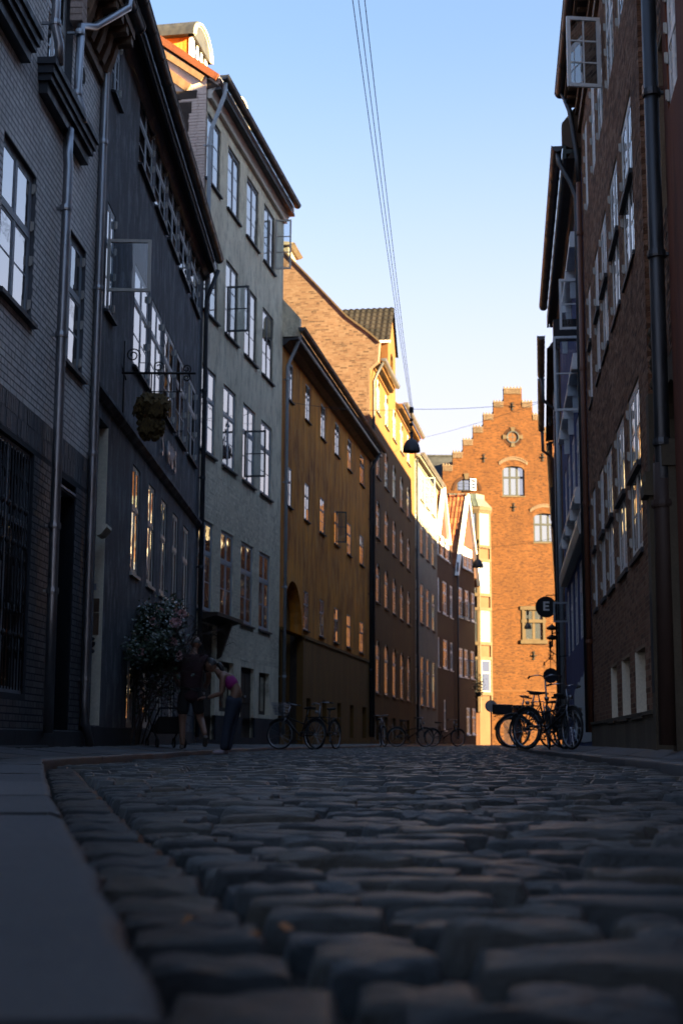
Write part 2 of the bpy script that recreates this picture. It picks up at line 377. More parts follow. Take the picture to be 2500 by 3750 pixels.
_wc = {}
def win_parts(w, h, sty):
    """frame mesh and pane rectangles for a window: sty keys cols, tr (transom height fraction or 0), rt, rb (rows of panes above/below), fw, bar, mull"""
    key = (round(w, 2), round(h, 2), sty['id'])
    if key in _wc: return _wc[key]
    fw, bar, mull = sty.get('fw', .055), sty.get('bar', .022), sty.get('mull', .07); cols = sty.get('cols', 2); dp = sty.get('dp', .07)
    mb = MB(1); b = lambda a0, a1, c0, c1, f=0., t=dp: mb.box(a0, a1, f - t, f, c0, c1)
    b(0, fw, 0, h); b(w - fw, w, 0, h); b(fw, w - fw, 0, fw); b(fw, w - fw, h - fw, h)
    lights = []; tr = sty.get('tr', 0); zt = h * (1 - tr) if tr else h - fw
    cw = (w - 2 * fw - (cols - 1) * mull) / cols
    for i in range(cols):
        x = fw + i * (cw + mull)
        if i: b(x - mull, x, fw, h - fw, .004)
        lights.append((x, x + cw, fw, (zt - mull / 2) if tr else h - fw, sty.get('rb', 2)))
        if tr: lights.append((x, x + cw, zt + mull / 2, h - fw, sty.get('rt', 1)))
    if tr: b(fw, w - fw, zt - mull / 2, zt + mull / 2, .008)
    sw = sty.get('sash', .035); panes = []
    sc = sty.get('sub', 1)
    for (a, c, e, f, rows) in lights:
        for bx in ((a, a + sw, e, f), (c - sw, c, e, f), (a + sw, c - sw, e, e + sw), (a + sw, c - sw, f - sw, f)): b(*bx, -.003, .045)
        ph = (f - e - 2 * sw - (rows - 1) * bar) / rows; pw = (c - a - 2 * sw - (sc - 1) * bar) / sc
        for r_ in range(rows):
            z = e + sw + r_ * (ph + bar)
            if r_: b(a + sw, c - sw, z - bar, z, -.004, .03)
            for q in range(sc):
                x = a + sw + q * (pw + bar)
                if q and r_ == 0: b(x - bar, x, e + sw, f - sw, -.005, .028)
                panes.append((x, x + pw, z, z + ph))
    _wc[key] = (mb, panes); return _wc[key]
_pc = {}
def pane_mesh(w, h, mat):
    k = (round(w, 2), round(h, 2), mat.name)
    if k not in _pc:
        mb = MB(1); mb.box(-w / 2 - .004, w / 2 + .004, -.004, 0, -h / 2 - .004, h / 2 + .004); _pc[k] = mb.mesh('pane', mat)
    return _pc[k]
_sc = {}
_fm = {}
def window(root, s, u0, u1, z0, z1, sty, name='window', rec=None, sill=True, glass='glass', tilt=.006):
    w, h = u1 - u0, z1 - z0; mb, panes = win_parts(w, h, sty); rec = sty.get('rec', .1) if rec is None else rec
    fk = (round(w, 2), round(h, 2), sty['id'])
    if fk not in _fm: _fm[fk] = mb.mesh('window', sty['mat'])
    o = obj(name, _fm[fk], root, (u0, -s * rec, z0)); o.scale = (1, s, 1)
    for (a, b, c, d) in panes:
        obj('pane', pane_mesh(b - a, d - c, M[glass]), o, ((a + b) / 2, -.009, (c + d) / 2), (random.uniform(-tilt, tilt), 0, random.uniform(-tilt, tilt)))
    if sill and sty.get('sill'):
        pr = sty.get('sillp', .07); k = (round(w, 2), sty['id'])
        if k not in _sc:
            q = MB(1); t = sty.get('sillt', .05); q.hexa([(-.06, 0, -t - .02), (w + .06, 0, -t - .02), (w + .06, rec + pr, -t - .02), (-.06, rec + pr, -t - .02), (-.06, 0, 0.005), (w + .06, 0, .005), (w + .06, rec + pr, -.02), (-.06, rec + pr, -.02)])
            _sc[k] = q.mesh('sill', sty['sill'])
        obj('sill', _sc[k], o)
    if sty.get('hinge'):
        if 'h' not in _sc:
            q = MB(1); q.box(-.012, .02, -.005, .03, -.05, .05); q.box(-.02, -.004, -.005, .018, -.07, .015); _sc['h'] = q.mesh('hinge', sty['hinge'])
        for fz in ((.12, .42, .66, .92) if h > 1.2 else (.2, .8)):
            obj('hinge', _sc['h'], o, (w - .015 if sty.get('hs', 1) > 0 else .015, .012, fz * h))
    return o
def casement(root, s, u, z0, z1, w, mat, ang, rows=3, cols=1, d=.03, name='open_casement', bar=.022, glass='clear', fw=.045):
    """a casement swung open on a hinge at u; ang = angle from the wall plane"""
    mb = MB(1); h = z1 - z0
    for bx in ((0, fw, 0, h), (w - fw, w, 0, h), (fw, w - fw, 0, fw), (fw, w - fw, h - fw, h)): mb.box(bx[0], bx[1], -.02, .02, bx[2], bx[3])
    pw = (w - 2 * fw - (cols - 1) * bar) / cols; ph = (h - 2 * fw - (rows - 1) * bar) / rows; ps = []
    for r_ in range(rows):
        z = fw + r_ * (ph + bar)
        if r_: mb.box(fw, w - fw, -.014, .014, z - bar, z)
        for c in range(cols):
            x = fw + c * (pw + bar); ps.append((x, z))
            if c and not r_: mb.box(x - bar, x, -.013, .013, fw, h - fw)
    o = mb.build(name, mat, root, loc=(u, s * d, z0)); o.rotation_euler = (0, 0, s * ang)
    for (x, z) in ps: obj('pane', pane_mesh(pw, ph, M[glass]), o, (x + pw / 2, .002, z + ph / 2))
    return o
def downpipe(root, s, path, r, mat, collars=(), name='downpipe'):
    mb = MB(s); mb.tube(path, r, 12); o = mb.build(name, mat, root, True)
    for (u, d, z) in collars:
        q = MB(s); q.lathe([(r * .8, -.035), (r * 1.22, -.035), (r * 1.28, -.01), (r * 1.22, .035), (r * .8, .035)], (0, 0, 0), 12); q.box(-r * .3, r * .3, -.16, 0, -.015, .015)
        obj('pipe_collar', q.mesh('pipe_collar', mat, False), o, (u, s * d, z))
    return o
def gutter(root, s, u0, u1, d, z, r, mat, seams=0, name='gutter', dz=0.):
    """half-round gutter along u with a rolled lip and end caps"""
    mb = MB(s); n = 10; prof = [(d + r * math.cos(PI + PI * i / n), z + r * math.sin(PI + PI * i / n)) for i in range(n + 1)]
    prof2 = [(d + .88 * r * math.cos(PI + PI * i / n), z + .88 * r * math.sin(PI + PI * i / n)) for i in range(n + 1)][::-1]
    mb.prism(prof + prof2, 'u', u0, u1); mb.tube([(u0, d + r, z), (u1, d + r, z)], r * .14, 6)
    mb.prism(prof, 'u', u0, u0 + .01); mb.prism(prof, 'u', u1 - .01, u1)
    o = mb.build(name, mat, root)
    if seams:
        for i in range(seams + 1):
            q = MB(s)
            u = u0 + (u1 - u0) * (i + .02) / (seams + .04)
            pr = [(d + 1.07 * r * math.cos(PI + PI * k / n), z + 1.07 * r * math.sin(PI + PI * k / n)) for k in range(n + 1)]
            q.prism(pr + prof2, 'u', u - .02, u + .02); q.build('gutter_clip', mat, o)
    return o
class Facade:
    """a straight street front from (x,y) at its near end with plan slope m; s=+1 when outwards is local +y"""
    def __init__(self, name, label, cat, y0, y1, x_at, m, side):
        # side -1: left row (street on +x), local +x runs away from the camera, local +y points to -x  -> outwards is -y
        self.k = math.sqrt(1 + m * m); self.y0, self.y1 = y0, y1; self.s = -1 if side < 0 else 1
        x0 = x_at(y0)
        self.root = thing(name, label, cat, (x0, y0, 0), math.atan2(1, m))
        self.len = (y1 - y0) * self.k
    def U(self, y): return (y - self.y0) * self.k
def roof(root, s, u0, u1, zE, depth, pitch, mat, over=.3, thick=.1, name='roof', tone=True):
    """single pitched slope rising away from the street, with rows of lapped tiles"""
    rows = []; L_ = depth / math.cos(pitch); st = .32; n = int(L_ / st); V = []; F = []; T = []
    nu = max(1, int((u1 - u0) / .24)); uu = np.linspace(u0, u1, nu + 1)
    for i in range(n):
        a0, a1 = -over + i * st, -over + (i + 1) * st + .06
        d0, z0 = -a0 * math.cos(pitch), zE + a0 * math.sin(pitch) + .05; d1, z1 = -a1 * math.cos(pitch), zE + a1 * math.sin(pitch) + .02
        for j in range(nu):
            b = len(V); ua, ub, um = uu[j], uu[j + 1], (uu[j] + uu[j + 1]) / 2
            V += [(ua, d0 * s, z0), (um, d0 * s, z0 + .045), (ub, d0 * s, z0), (ua, d1 * s, z1), (um, d1 * s, z1 + .045), (ub, d1 * s, z1), (ua, d0 * s, z0 - .03), (um, d0 * s, z0 + .015), (ub, d0 * s, z0 - .03)]
            F += [(b, b + 1, b + 4, b + 3), (b + 1, b + 2, b + 5, b + 4), (b + 6, b + 7, b + 1, b), (b + 7, b + 8, b + 2, b + 1)]; T += [random.random()] * 4
    o = stuff(obj('roof_tiles', np_mesh('roof_tiles', np.array(V), np.array(F), mat, T), root))
    mb = MB(s); dd = depth; zr = zE + depth * math.tan(pitch)
    mb.prism([(over * .9, zE - over * math.sin(pitch) - .06), (-dd, zr - .06), (-2 * dd, zE - .06), (-2 * dd, zE - .3), (0, zE - .3)], 'u', u0, u1)
    mb.build(name, M['wood'], root); return o
# ------------------------------------------------------------------ window styles
def sty(id, mat, **k): return dict(id=id, mat=M[mat], **k)
ST = {
 'l1': sty('l1', 'bluegrey', cols=2, tr=.42, rt=1, rb=2, sill=M['lead'], hinge=M['offw'], rec=.05, fw=.06),
 'l1w': sty('l1w', 'white', cols=2, tr=.4, rt=1, rb=2, rec=.1, fw=.08),
 'l2': sty('l2', 'bluegrey', cols=2, tr=.36, rt=1, rb=2, sill=M['lead'], rec=.012, hinge=M['bluegrey'], sillt=.03, fw=.05),
 'l2g': sty('l2g', 'offw', cols=2, tr=.4, rt=1, rb=1, rec=.02, fw=.05, sash=.03, sill=M['offw'], sillp=.04),
 'l2b': sty('l2b', 'offw', cols=2, tr=0, rb=1, rec=.08, fw=.07),
 'l3': sty('l3', 'darkfr', cols=2, tr=0, rb=3, sill=M['lead'], rec=.035, fw=.05, sillt=.04),
 'l3t': sty('l3t', 'bluegrey', cols=2, tr=.36, rt=1, rb=2, sill=M['lead'], rec=.035, fw=.055, sillt=.04),
 'l4': sty('l4', 'bluegrey', cols=2, tr=.36, rt=1, rb=2, sill=M['lead'], rec=.012, fw=.035, mull=.035, sash=.018, bar=.016, sillt=.03),
 'l5': sty('l5', 'offw', cols=2, tr=.34, rt=1, rb=2, sill=M['lead'], rec=.03, fw=.05),
 'l6': sty('l6', 'offw', cols=2, tr=.3, rt=1, rb=2, sill=M['lead'], rec=.03, fw=.05),
 'l7': sty('l7', 'white', cols=2, tr=.36, rt=1, rb=2, sill=M['white'], rec=.03, fw=.09),
 'r1': sty('r1', 'white', cols=2, tr=.5, rt=2, rb=2, rec=.02, fw=.07, hinge=M['white'], hs=1, sub=2, mull=.09, sash=.035),
 'r1b': sty('r1b', 'offw', cols=2, tr=0, rb=2, rec=.16, fw=.06, sill=M['dstone'], sillt=.06),
 'r2': sty('r2', 'white', cols=2, tr=.36, rt=1, rb=2, rec=.02, fw=.045, mull=.05, sash=.025),
 'f': sty('f', 'darkfr', cols=3, tr=.38, rt=1, rb=1, rec=.16, fw=.08, mull=.1, sash=.03, sill=M['dstone'], sillp=.05),
 'fs': sty('fs', 'darkfr', cols=1, tr=0, rb=1, rec=.03, fw=.07, sash=.02),
 'fb': sty('fb', 'darkfr', cols=1, tr=.4, rt=1, rb=1, rec=.04, fw=.06, sash=.03),
 'dm': sty('dm', 'offw', cols=3, tr=0, rb=3, rec=.02, fw=.06),
}
def body(F, top, depth, u0=None, u1=None, mat='navy2', z0=0):
    """the building's own volume behind its street wall"""
    mb = MB(F.s); u0 = 0 if u0 is None else u0; u1 = F.len if u1 is None else u1
    mb.box(u0, u1, -depth, -.36, z0, top); return mb.build('side_wall', M[mat], F.root)
def spans(F, ys, zs): return [(F.U(a), F.U(b), c, d) for (a, b) in ys for (c, d) in zs]

# ================================================================== the grey painted-brick house, nearest on the left
F1 = Facade('brick_house', 'pale grey painted brick house with dark lower storey and shiny zinc downpipe', 'house', 8.0, 18.72, lambda y: -4.330 + .05 * y, .05, -1)
r, s, U = F1.root, F1.s, F1.U
w2 = [(U(a), U(b), 4.92, 6.65) for a, b in ((9.3, 10.6), (11.85, 13.1), (14.36, 15.66), (16.9, 18.2))]
up = [(U(13.3), U(14.6), 8.1, 9.85), (U(15.9), U(17.1), 8.1, 9.85)]
gr = (U(13.35), U(16.05), .72, 3.46); door = (U(16.9), U(18.1), .22, 3.44)
hole = (U(17.52), U(17.72), 8.78, 8.98)
hs = w2 + up + [gr, door, (U(9.5), U(12.6), .72, 3.46)]
mb = MB(s); mb.m = 0; wall_mesh(mb, 0, F1.len, 3.52, 10.1, [h for h in hs if h[3] > 3.6], .16, -.003)
mb.m = 1; wall_mesh(mb, 0, F1.len, 0, 3.52, [h for h in hs if h[3] < 3.6], .22, -.003)
mb.m = 0; wall_mesh(mb, 0, U(17.15), 10.1, 13.2, [], .1, -.003)
mb.build('wall', [M['l1_m'], M['l1_dm']], r)
hx = [(a - .002, b + .002, c, d) for a, b, c, d in hs] + [hole]
pick = lambda q: (q[0] < U(14.55), abs(q[2] - 5.2) * .25 + abs(q[0] - U(16.3)) * .8)
bricks(brick_rows(U(11.5), F1.len, 3.93, 10.1, hx, .235, .064, .014), M['l1_a'], M['l1_o'], r, s, 300, pick, jit=.0012)
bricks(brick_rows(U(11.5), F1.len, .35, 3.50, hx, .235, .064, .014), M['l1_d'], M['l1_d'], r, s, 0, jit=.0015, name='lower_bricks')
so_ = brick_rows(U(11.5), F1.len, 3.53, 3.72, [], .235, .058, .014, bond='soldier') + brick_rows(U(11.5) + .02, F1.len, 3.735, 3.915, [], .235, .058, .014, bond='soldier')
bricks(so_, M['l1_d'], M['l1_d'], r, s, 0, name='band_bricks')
mb = MB(s); mb.box(0, F1.len, -.2, .05, 0, .34); mb.box(0, U(16.85), -.2, .09, .0, .16); bevel(mb.build('plinth', M['l1_dm'], r), .015)
for q in w2[1:]: window(r, s, *q, ST['l1'])
for q in up: window(r, s, *q, ST['l1w'], sill=False)
for (ya, yb) in ((12.9, 14.95), (15.48, 17.8)):
    mb = MB(s)
    mb.box(U(ya), U(yb), 0, .22, 7.98, 8.06); mb.box(U(ya) + .03, U(yb) - .03, 0, .19, 7.88, 7.98); mb.box(U(ya) + .06, U(yb) - .06, 0, .16, 7.80, 7.88); mb.box(U(ya) + .1, U(yb) - .1, 0, .11, 7.66, 7.80)
    mb.build('stone_ledge', M['lead'], r)
mb = MB(s); mb.lathe([(.0, 0), (.1, 0), (.11, .02), (.0, .02)], (0, 0, 0), 14)
o = mb.build('vent_hole', M['void'], r, loc=(U(17.62), s * .004, 8.88)); o.rotation_euler = (PI / 2, 0, 0)
# grilled shop window
mb = MB(s); a, b, c, d = gr
for x in (a, U(15.2) - .04, b - .08, U(14.3) - .04): mb.box(x, x + .08, -.16, -.06, c, d)
for z in (c, 1.62, 2.58, d - .08): mb.box(a, b, -.155, -.05, z, z + .07)
gw = mb.build('grilled_window', M['bluegrey'], r)
for i in range(3):
    xs = [a + .08, U(14.3) - .04, U(15.2) - .04, b - .08]
    for k, (z0, z1) in enumerate(((c + .07, 1.62), (1.69, 2.58), (2.65, d - .08))):
        obj('pane', pane_mesh(xs[i + 1] - xs[i] - .02, z1 - z0, M['glass']), gw, ((xs[i] + xs[i + 1]) / 2 + .02, -s * .12, (z0 + z1) / 2), (random.uniform(-.01, .01), 0, random.uniform(-.01, .01))).scale = (1, s, 1)
mb = MB(s); n = 22
for i in range(n + 1):
    x = a + .06 + (b - a - .12) * i / n; mb.tube([(x, -.03, c + .04), (x, -.03, d - .06)], .009, 5)
    if i < n and i % 2 == 0:
        xm = x + (b - a - .12) / n
        for z in (1.1, 2.1, 3.0, 1.62):
            path = [(xm + .055 * math.cos(t) * (1 - t / 11), -.025, z + .075 * math.sin(t) * (1 - t / 11) + .03 * t) for t in np.linspace(0, 8, 16)]
            mb.tube(path, .007, 4)
        for z in (1.35, 2.35, 2.75): mb.lathe([(0, -.05), (.022, -.02), (.028, 0), (.02, .025), (0, .05)], (xm, -.025, z), 6)
mb.build('iron_grille', M['black'], gw, True)
a, b, c, d = door
mb = MB(s); mb.box(a, b, -.62, -.55, c, d); mb.box(a, b, -.56, -.5, c + 2.42, c + 2.5)
for x in (a + .08, (a + b) / 2 + .04): mb.box(x, x + .5, -.56, -.53, c + .2, c + .95); mb.box(x, x + .5, -.56, -.53, c + 1.1, c + 2.3)
dr = mb.build('door', M['darkfr'], r)
q = MB(s); q.tube([(a + .62, -.5, c + 1.05), (a + .62, -.46, c + 1.05), (a + .74, -.46, c + 1.05)], .012, 6); q.build('handle', M['chrome'], dr)
mb = MB(s); mb.box(a, b, -.6, -.0, d - .12, d - .09); mb.box(a, b, -.04, -.02, d - .14, d - .115); mb.box(a, b, -.6, .04, .0, c); mb.build('doorway_frame', M['bluegrey'], r)
mb = MB(s); mb.box(a - .02, a, -.62, -.014, c, d); mb.box(b, b + .02, -.62, -.014, c, d); mb.build('door_reveal', M['l1_dm'], r)
# pipes, cornice, gutter
downpipe(r, s, [(U(16.66), .1, 7.7), (U(16.64), .1, 7.35), (U(16.62), .12, 7.2), (U(16.63), .11, 5.0), (U(16.66), .11, 1.8), (U(16.7), .11, .30)], .062, M['zinc'],
         [(U(16.62), .11, 6.65), (U(16.63), .11, 5.05), (U(16.65), .11, 2.72), (U(16.66), .11, 1.95)])
downpipe(r, s, [(U(15.62), .16, 12), (U(15.62), .16, 8.5), (U(15.68), .2, 8.3), (U(15.68), .2, 8.06)], .055, M['zinc'], [(U(15.62), .16, 8.55)])
downpipe(r, s, [(U(17.86), .55, 10.2), (U(17.84), .54, 9.95), (U(17.4), .2, 9.45), (U(17.0), .12, 9.25), (U(16.98), .11, 8.3), (U(17.0), .16, 8.12), (U(17.03), .18, 7.95)], .052, M['zinc'], [(U(16.99), .11, 9.15), (U(16.98), .11, 8.32)])
mb = MB(s); a, b = U(17.2), F1.len
mb.box(a, b, 0, .07, 9.26, 9.40); mb.box(a, b + .0, 0, .16, 9.62, 9.80); mb.box(a, b, 0, .46, 9.94, 10.06); mb.build('cornice', M['timber'], r)
for i in range(5):
    q = MB(s); x = a + .04 + i * (b - a - .2) / 4; q.prism([(0, 9.40), (.12, 9.40), (.2, 9.62), (.24, 9.80), (.44, 9.82), (.44, 9.94), (0, 9.94)], 'u', x, x + .15); q.build('bracket', M['timber'], r)
bricks([(a - .26 + i % 2 * .0, a, 9.3 + i * .09, 9.38 + i * .09) for i in range(10)], M['pink'], M['pink'], r, s, 0, d0=-.014, d1=.14, name='corbel_bricks')
gutter(r, s, a, b + .12, .48, 10.2, .1, M['zincd'], 3)
roof(r, s, a, b + .02, 10.12, 4.5, R(48), M['tiled'])
body(F1, 10.05, 9, mat='l1_dm'); mb = MB(s); mb.prism([(U(11.0), 10), (U(17.1), 10), (U(17.1), 13.2), (U(14), 15.5), (U(11.0), 13.2)], 'd', -6, -.3); mb.build('dormer_body', M['l1_dm'], r)

# ================================================================== the navy house with the rose and the hanging sign
F2 = Facade('rendered_house', 'dark navy rendered house with a climbing rose and boxed eaves', 'house', 18.72, 31.39, lambda y: -3.6547 + .015 * y, .015, -1)
r, s, U = F2.root, F2.s, F2.U
cx = [(21.95, 23.46), (23.8, 25.1), (25.44, 26.8), (27.18, 28.55), (29.05, 30.44)]
cg = [(22.28, 23.06), (23.98, 24.76), (25.52, 26.28), (27.12, 27.94), (28.78, 29.68)]
top = [(U(a), U(b), 9.5, 10.72) for a, b in cx] + [(U(19.45), U(20.05), 9.55, 10.7)]
mid = [(U(a), U(b), 6.12, 7.8) for a, b in cx] + [(U(19.42), U(20.05), 6.25, 7.85)]
gnd = [(U(a), U(b), 2.86, 4.58) for a, b in cg]; bas = [(U(a), U(b), .42, 1.66) for a, b in cg]
nic = (U(19.32), U(20.0), .42, 4.66)
hs = top + mid + gnd + bas + [nic]
mb = MB(s); wall_mesh(mb, 0, F2.len, .4, 10.85, hs, .17); mb.m = 1
wall_mesh(mb, 0, F2.len, 0, .4, [], .1, .03); mb.build('wall', [M['navy'], M['navy2']], r)
mb = MB(s); mb.prism([(0, 4.86), (.04, 4.88), (.11, 4.95), (.11, 5.0), (0, 5.06)], 'u', 0, F2.len); mb.build('string_course', M['navy'], r)
for q in top + mid: window(r, s, *q, ST['l2'])
for q in gnd: window(r, s, *q, ST['l2g'])
for q in bas:
    w = window(r, s, *q, ST['l2b'], sill=False, rec=.03)
    mb = MB(1); ww, hh = q[1] - q[0], q[3] - q[2]
    for k in range(5): mb.box(.07 + k * (ww - .14) / 5 + .003, .07 + (k + 1) * (ww - .14) / 5 - .003, -.028, -.012 + .002 * (k % 2), .07, hh - .07)
    mb.build('shutter_board', M['offw'], w)
a, b, c, d = nic      # cream doorway beside the corner
mb = MB(s); mb.box(a, b, -.5, -.46, c, 3.9); mb.box(a, a + .03, -.46, -.02, c, d - .02); mb.box(b - .03, b + .001, -.46, .004, c, d - .02); mb.box(a, b, -.46, -.42, 3.86, 3.96)
mb.build('doorway', M['cream'], r)
mb = MB(s); mb.prism([(0, 3.0), (.06, 3.02), (.14, 3.12), (.14, 3.16), (0, 3.16)], 'u', a + .03, b - .25); mb.build('door_moulding', M['cream'], r)
window(r, s, a + .03, b - .03, 3.96, d - .02, dict(ST['fs'], id='nw', mat=M['offw']), rec=.25, sill=False)
for (z0, z1, m, nm) in ((2.0, 2.19, 'wood', 'name_plate'), (1.68, 1.985, 'wood', 'name_plate')):
    mb = MB(s); mb.box(b - .045, b - .03, -.19, -.04, z0, z1); bevel(mb.build(nm, M['timber'], r), .003)
mb = MB(s); mb.box(b - .04, b - .03, -.14, -.09, 2.31, 2.40); mb.build('house_number', M['bluegrey'], r)
for z, rr in ((1.62, .026), (1.45, .03)):
    mb = MB(1); mb.lathe([(0, 0), (rr, 0), (rr, .012), (rr * .6, .02), (0, .022)], n=14); o = mb.build('door_bell', M['zincd'], r, loc=(b - .03, -s * .115, z)); o.rotation_euler = (0, -PI / 2, 0)
mb = MB(s); mb.prism([(-.15, 1.58), (-.15, 1.54), (-.115, 1.5), (-.08, 1.54), (-.08, 1.58)], 'u', b - .05, b - .03); mb.build('door_knocker', M['black'], r)
mb = MB(s); mb.box(0, F2.len, 0, .26, 10.9, 10.98); mb.box(0, F2.len, .24, .29, 10.75, 11.06); mb.prism([(0, 10.62), (.05, 10.66), (.14, 10.82), (.14, 10.85), (0, 10.85)], 'u', 0, F2.len)
mb.build('boxed_eaves', M['lead'], r)
mb = MB(s); mb.box(.0, F2.len, .28, .30, 10.86, 10.90); mb.build('eaves_trim', M['zinc'], r)
gutter(r, s, -.1, U(30.9), .40, 10.98, .095, M['zincd'], 14)
downpipe(r, s, [(U(18.8), .38, 10.85), (U(18.7), .16, 9.9), (-.08, .055, 9.6), (-.08, .055, .75), (-.05, .06, .5), (.05, .12, .14)], .055, M['zinc'], [(-.08, .055, z) for z in (8.4, 6.3, 4.0, 1.0)])
downpipe(r, s, [(U(31.1), .36, 10.8), (U(31.15), .1, 10.1), (U(31.15), .1, .3)], .05, M['lead'], [(U(31.15), .1, z) for z in (8, 6, 4, 2)])
roof(r, s, 0, F2.len, 11.05, 4.5, R(36), M['tiled'], .25)
body(F2, 10.8, 9)
casement(r, s, U(19.40), 6.5, 7.27, .62, M['offw'], PI / 2 - .05, rows=1, glass='clear', d=.02)
# wall letters
for ch, y in (('S', 25.0), ('H', 25.78), ('U', 26.25), ('S', 26.72)):
    cu = bpy.data.curves.new('letter', 'FONT'); cu.body = ch; cu.size = .62; cu.extrude = .018; cu.materials.append(M['zinc'])
    to = bpy.data.objects.new('letter', cu); COL.objects.link(to); bpy.context.view_layer.update()
    lme = bpy.data.meshes.new_from_object(to.evaluated_get(bpy.context.evaluated_depsgraph_get())); bpy.data.objects.remove(to)
    o = obj('letter', lme, r, (U(y), s * .05, 5.28), (PI / 2, 0, 0)); o.scale = (.62, 1, 1)

# ================================================================== the weathered grey house
F3 = Facade('rendered_house', 'weathered grey rendered house with half-timbered gable and some casements open', 'house', 31.39, 39.59, lambda y: -8.8021 + .179 * y, .179, -1)
r, s, U = F3.root, F3.s, F3.U
cx = [(31.42, 32.62), (33.3, 34.5), (35.22, 36.5), (37.15, 38.42)]
rows = [(13.17, 14.8), (9.99, 11.85), (6.73, 8.72), (3.12, 5.17)]
hs = [(U(a), U(b), c, d) for (c, d) in rows for a, b in cx]
low = [(U(33.4), U(34.7), .9, 2.07), (U(35.4), U(36.75), .3, 2.04), (U(37.3), U(38.5), .9, 2.0)]; dr = (U(31.6), U(33.0), .25, 2.85)
mb = MB(s); wall_mesh(mb, 0, F3.len, .8, 15.3, hs + low + [dr], .15)
mb.m = 1; wall_mesh(mb, 0, F3.len, 0, .8, [(dr[0], dr[1], .25, .8), (low[1][0], low[1][1], .3, .8)], .1, .04); mb.build('wall', [M['grey'], M['navy2']], r)
bricks([q for q in brick_rows(.05, F3.len - .05, 2.2, 6.4, [(a - .02, b + .02, c - .1, d + .05) for a, b, c, d in hs + [dr, (0, U(33.9), 2.7, 3.1)]], .235, .066, .012) if random.random() < .93 - max(0, (q[2] - 5.0)) * .35],
       M['greyb'], M['greyb'], r, s, 0, jit=.003, d0=-.004, d1=.006, name='painted_brickwork')
for i, q in enumerate(hs): window(r, s, *q, ST['l3'] if i < 8 else ST['l3t'])
for q in (low[0], low[2]): window(r, s, *q, dict(ST['l2b'], id='l3c', mat=M['wood']), rec=.12, sill=False)
for q in (low[1], dr):
    mb = MB(s); a, b, c, d = q; mb.box(a, b, -.14, -.09, c, d)
    for x in (a + .07, (a + b) / 2 + .03):
        for z0, z1 in ((.15, .42), (.5, .92)): mb.box(x, x + (b - a) / 2 - .1, -.1, -.075, c + z0 * (d - c), c + z1 * (d - c))
    o = mb.build('door', M['wood'], r); k = MB(s); k.lathe([(0, 0), (.03, 0), (.03, .05), (0, .05)], ((a + b) / 2, -.06, c + 1.0), 8); k.build('handle', M['chrome'], o)
mb = MB(s); mb.box(U(31.5), U(33.8), 0, .45, 2.96, 3.04); mb.prism([(0, 2.86), (.1, 2.88), (.38, 2.96), (0, 2.96)], 'u', U(31.5), U(33.8)); mb.prism([(0, 2.1), (.08, 2.15), (.34, 2.9), (0, 2.9)], 'u', U(33.1), U(33.25)); mb.build('door_canopy', M['wood'], r)
mb = MB(s); mb.box(0, F3.len, 0, .1, 15.1, 15.2); mb.prism([(.0, 15.2), (.1, 15.2), (.26, 15.45), (.3, 15.45), (.3, 15.6), (0, 15.6)], 'u', 0, F3.len); mb.build('eaves_cornice', M['offw'], r)
mb = MB(s); mb.box(0, F3.len, .1, .32, 15.3, 15.38); mb.build('soffit', M['lead'], r)
gutter(r, s, -.1, F3.len - .1, .42, 15.6, .1, M['zincd'], 11)
downpipe(r, s, [(U(31.5), .4, 15.5), (U(31.5), .38, 15.2), (U(31.33), .13, 14.3), (U(31.32), .1, 14.0), (U(31.32), .1, .4)], .05, M['bluegrey'], [(U(31.32), .1, z) for z in (13.9, 11, 8, 5, 2)])
roof(r, s, -.02, F3.len, 15.62, 5.2, R(37), M['tile'], .3)
body(F3, 15, 10.4, .03, F3.len - .03, 'grey')
# gable of the grey house above the navy roof: whitewashed brick corner, dark timber frame
mb = MB(s); mb.prism([(-.02, 9), (-.02, 15.6), (-5.2, 15.6 + 5.2 * math.tan(R(37))), (-10.4, 15.6), (-10.4, 9)], 'u', -.05, .03); mb.build('gable', M['pinkp'], r)
mb = MB(s)
for zz in np.arange(11.2, 15.2, .075):
    w_ = .40 + (.18 if zz > 14.9 else 0) + random.uniform(-.02, .02); k = random.uniform(.15, .25); mb.box(-.075 - random.uniform(0, .01), -.05, -.02 - k, -.02, zz, zz + .063); mb.box(-.075 - random.uniform(0, .01), -.05, -.02 - w_, -.03 - k, zz, zz + .063)
mb.build('corner_bricks', M['pinkp'], r)
mb = MB(s)
mb.box(-.08, -.05, -.58, -.43, 10, 14.82); mb.box(-.09, -.05, -1.9, -.24, 15.08, 15.28); mb.box(-.085, -.05, -.66, -.36, 14.72, 15.0); mb.box(-.08, -.05, -1.9, -1.72, 10, 15.0)
mb.build('timber_frame', M['wood'], r)
def slab(mb, d0, z0, d1, z1, w, x0=-.1, x1=-.05):
    v = Vector((d1 - d0, z1 - z0)).normalized() * w / 2; p = (-v.y, v.x)
    mb.prism([(d0 - p[0], z0 - p[1]), (d1 - p[0], z1 - p[1]), (d1 + p[0], z1 + p[1]), (d0 + p[0], z0 + p[1])], 'u', x0, x1)
mb = MB(s); slab(mb, -.45, 15.35, -2.4, 16.95, .2); slab(mb, -.1, 15.55, -2.9, 17.6, .14, -.12); mb.build('rafter', M['timber'], r)
mb = MB(s); slab(mb, .25, 15.55, -5.2, 15.55 + 5.45 * math.tan(R(37)), .16, -.14, -.05); mb.build('verge_board', M['tile'], r)
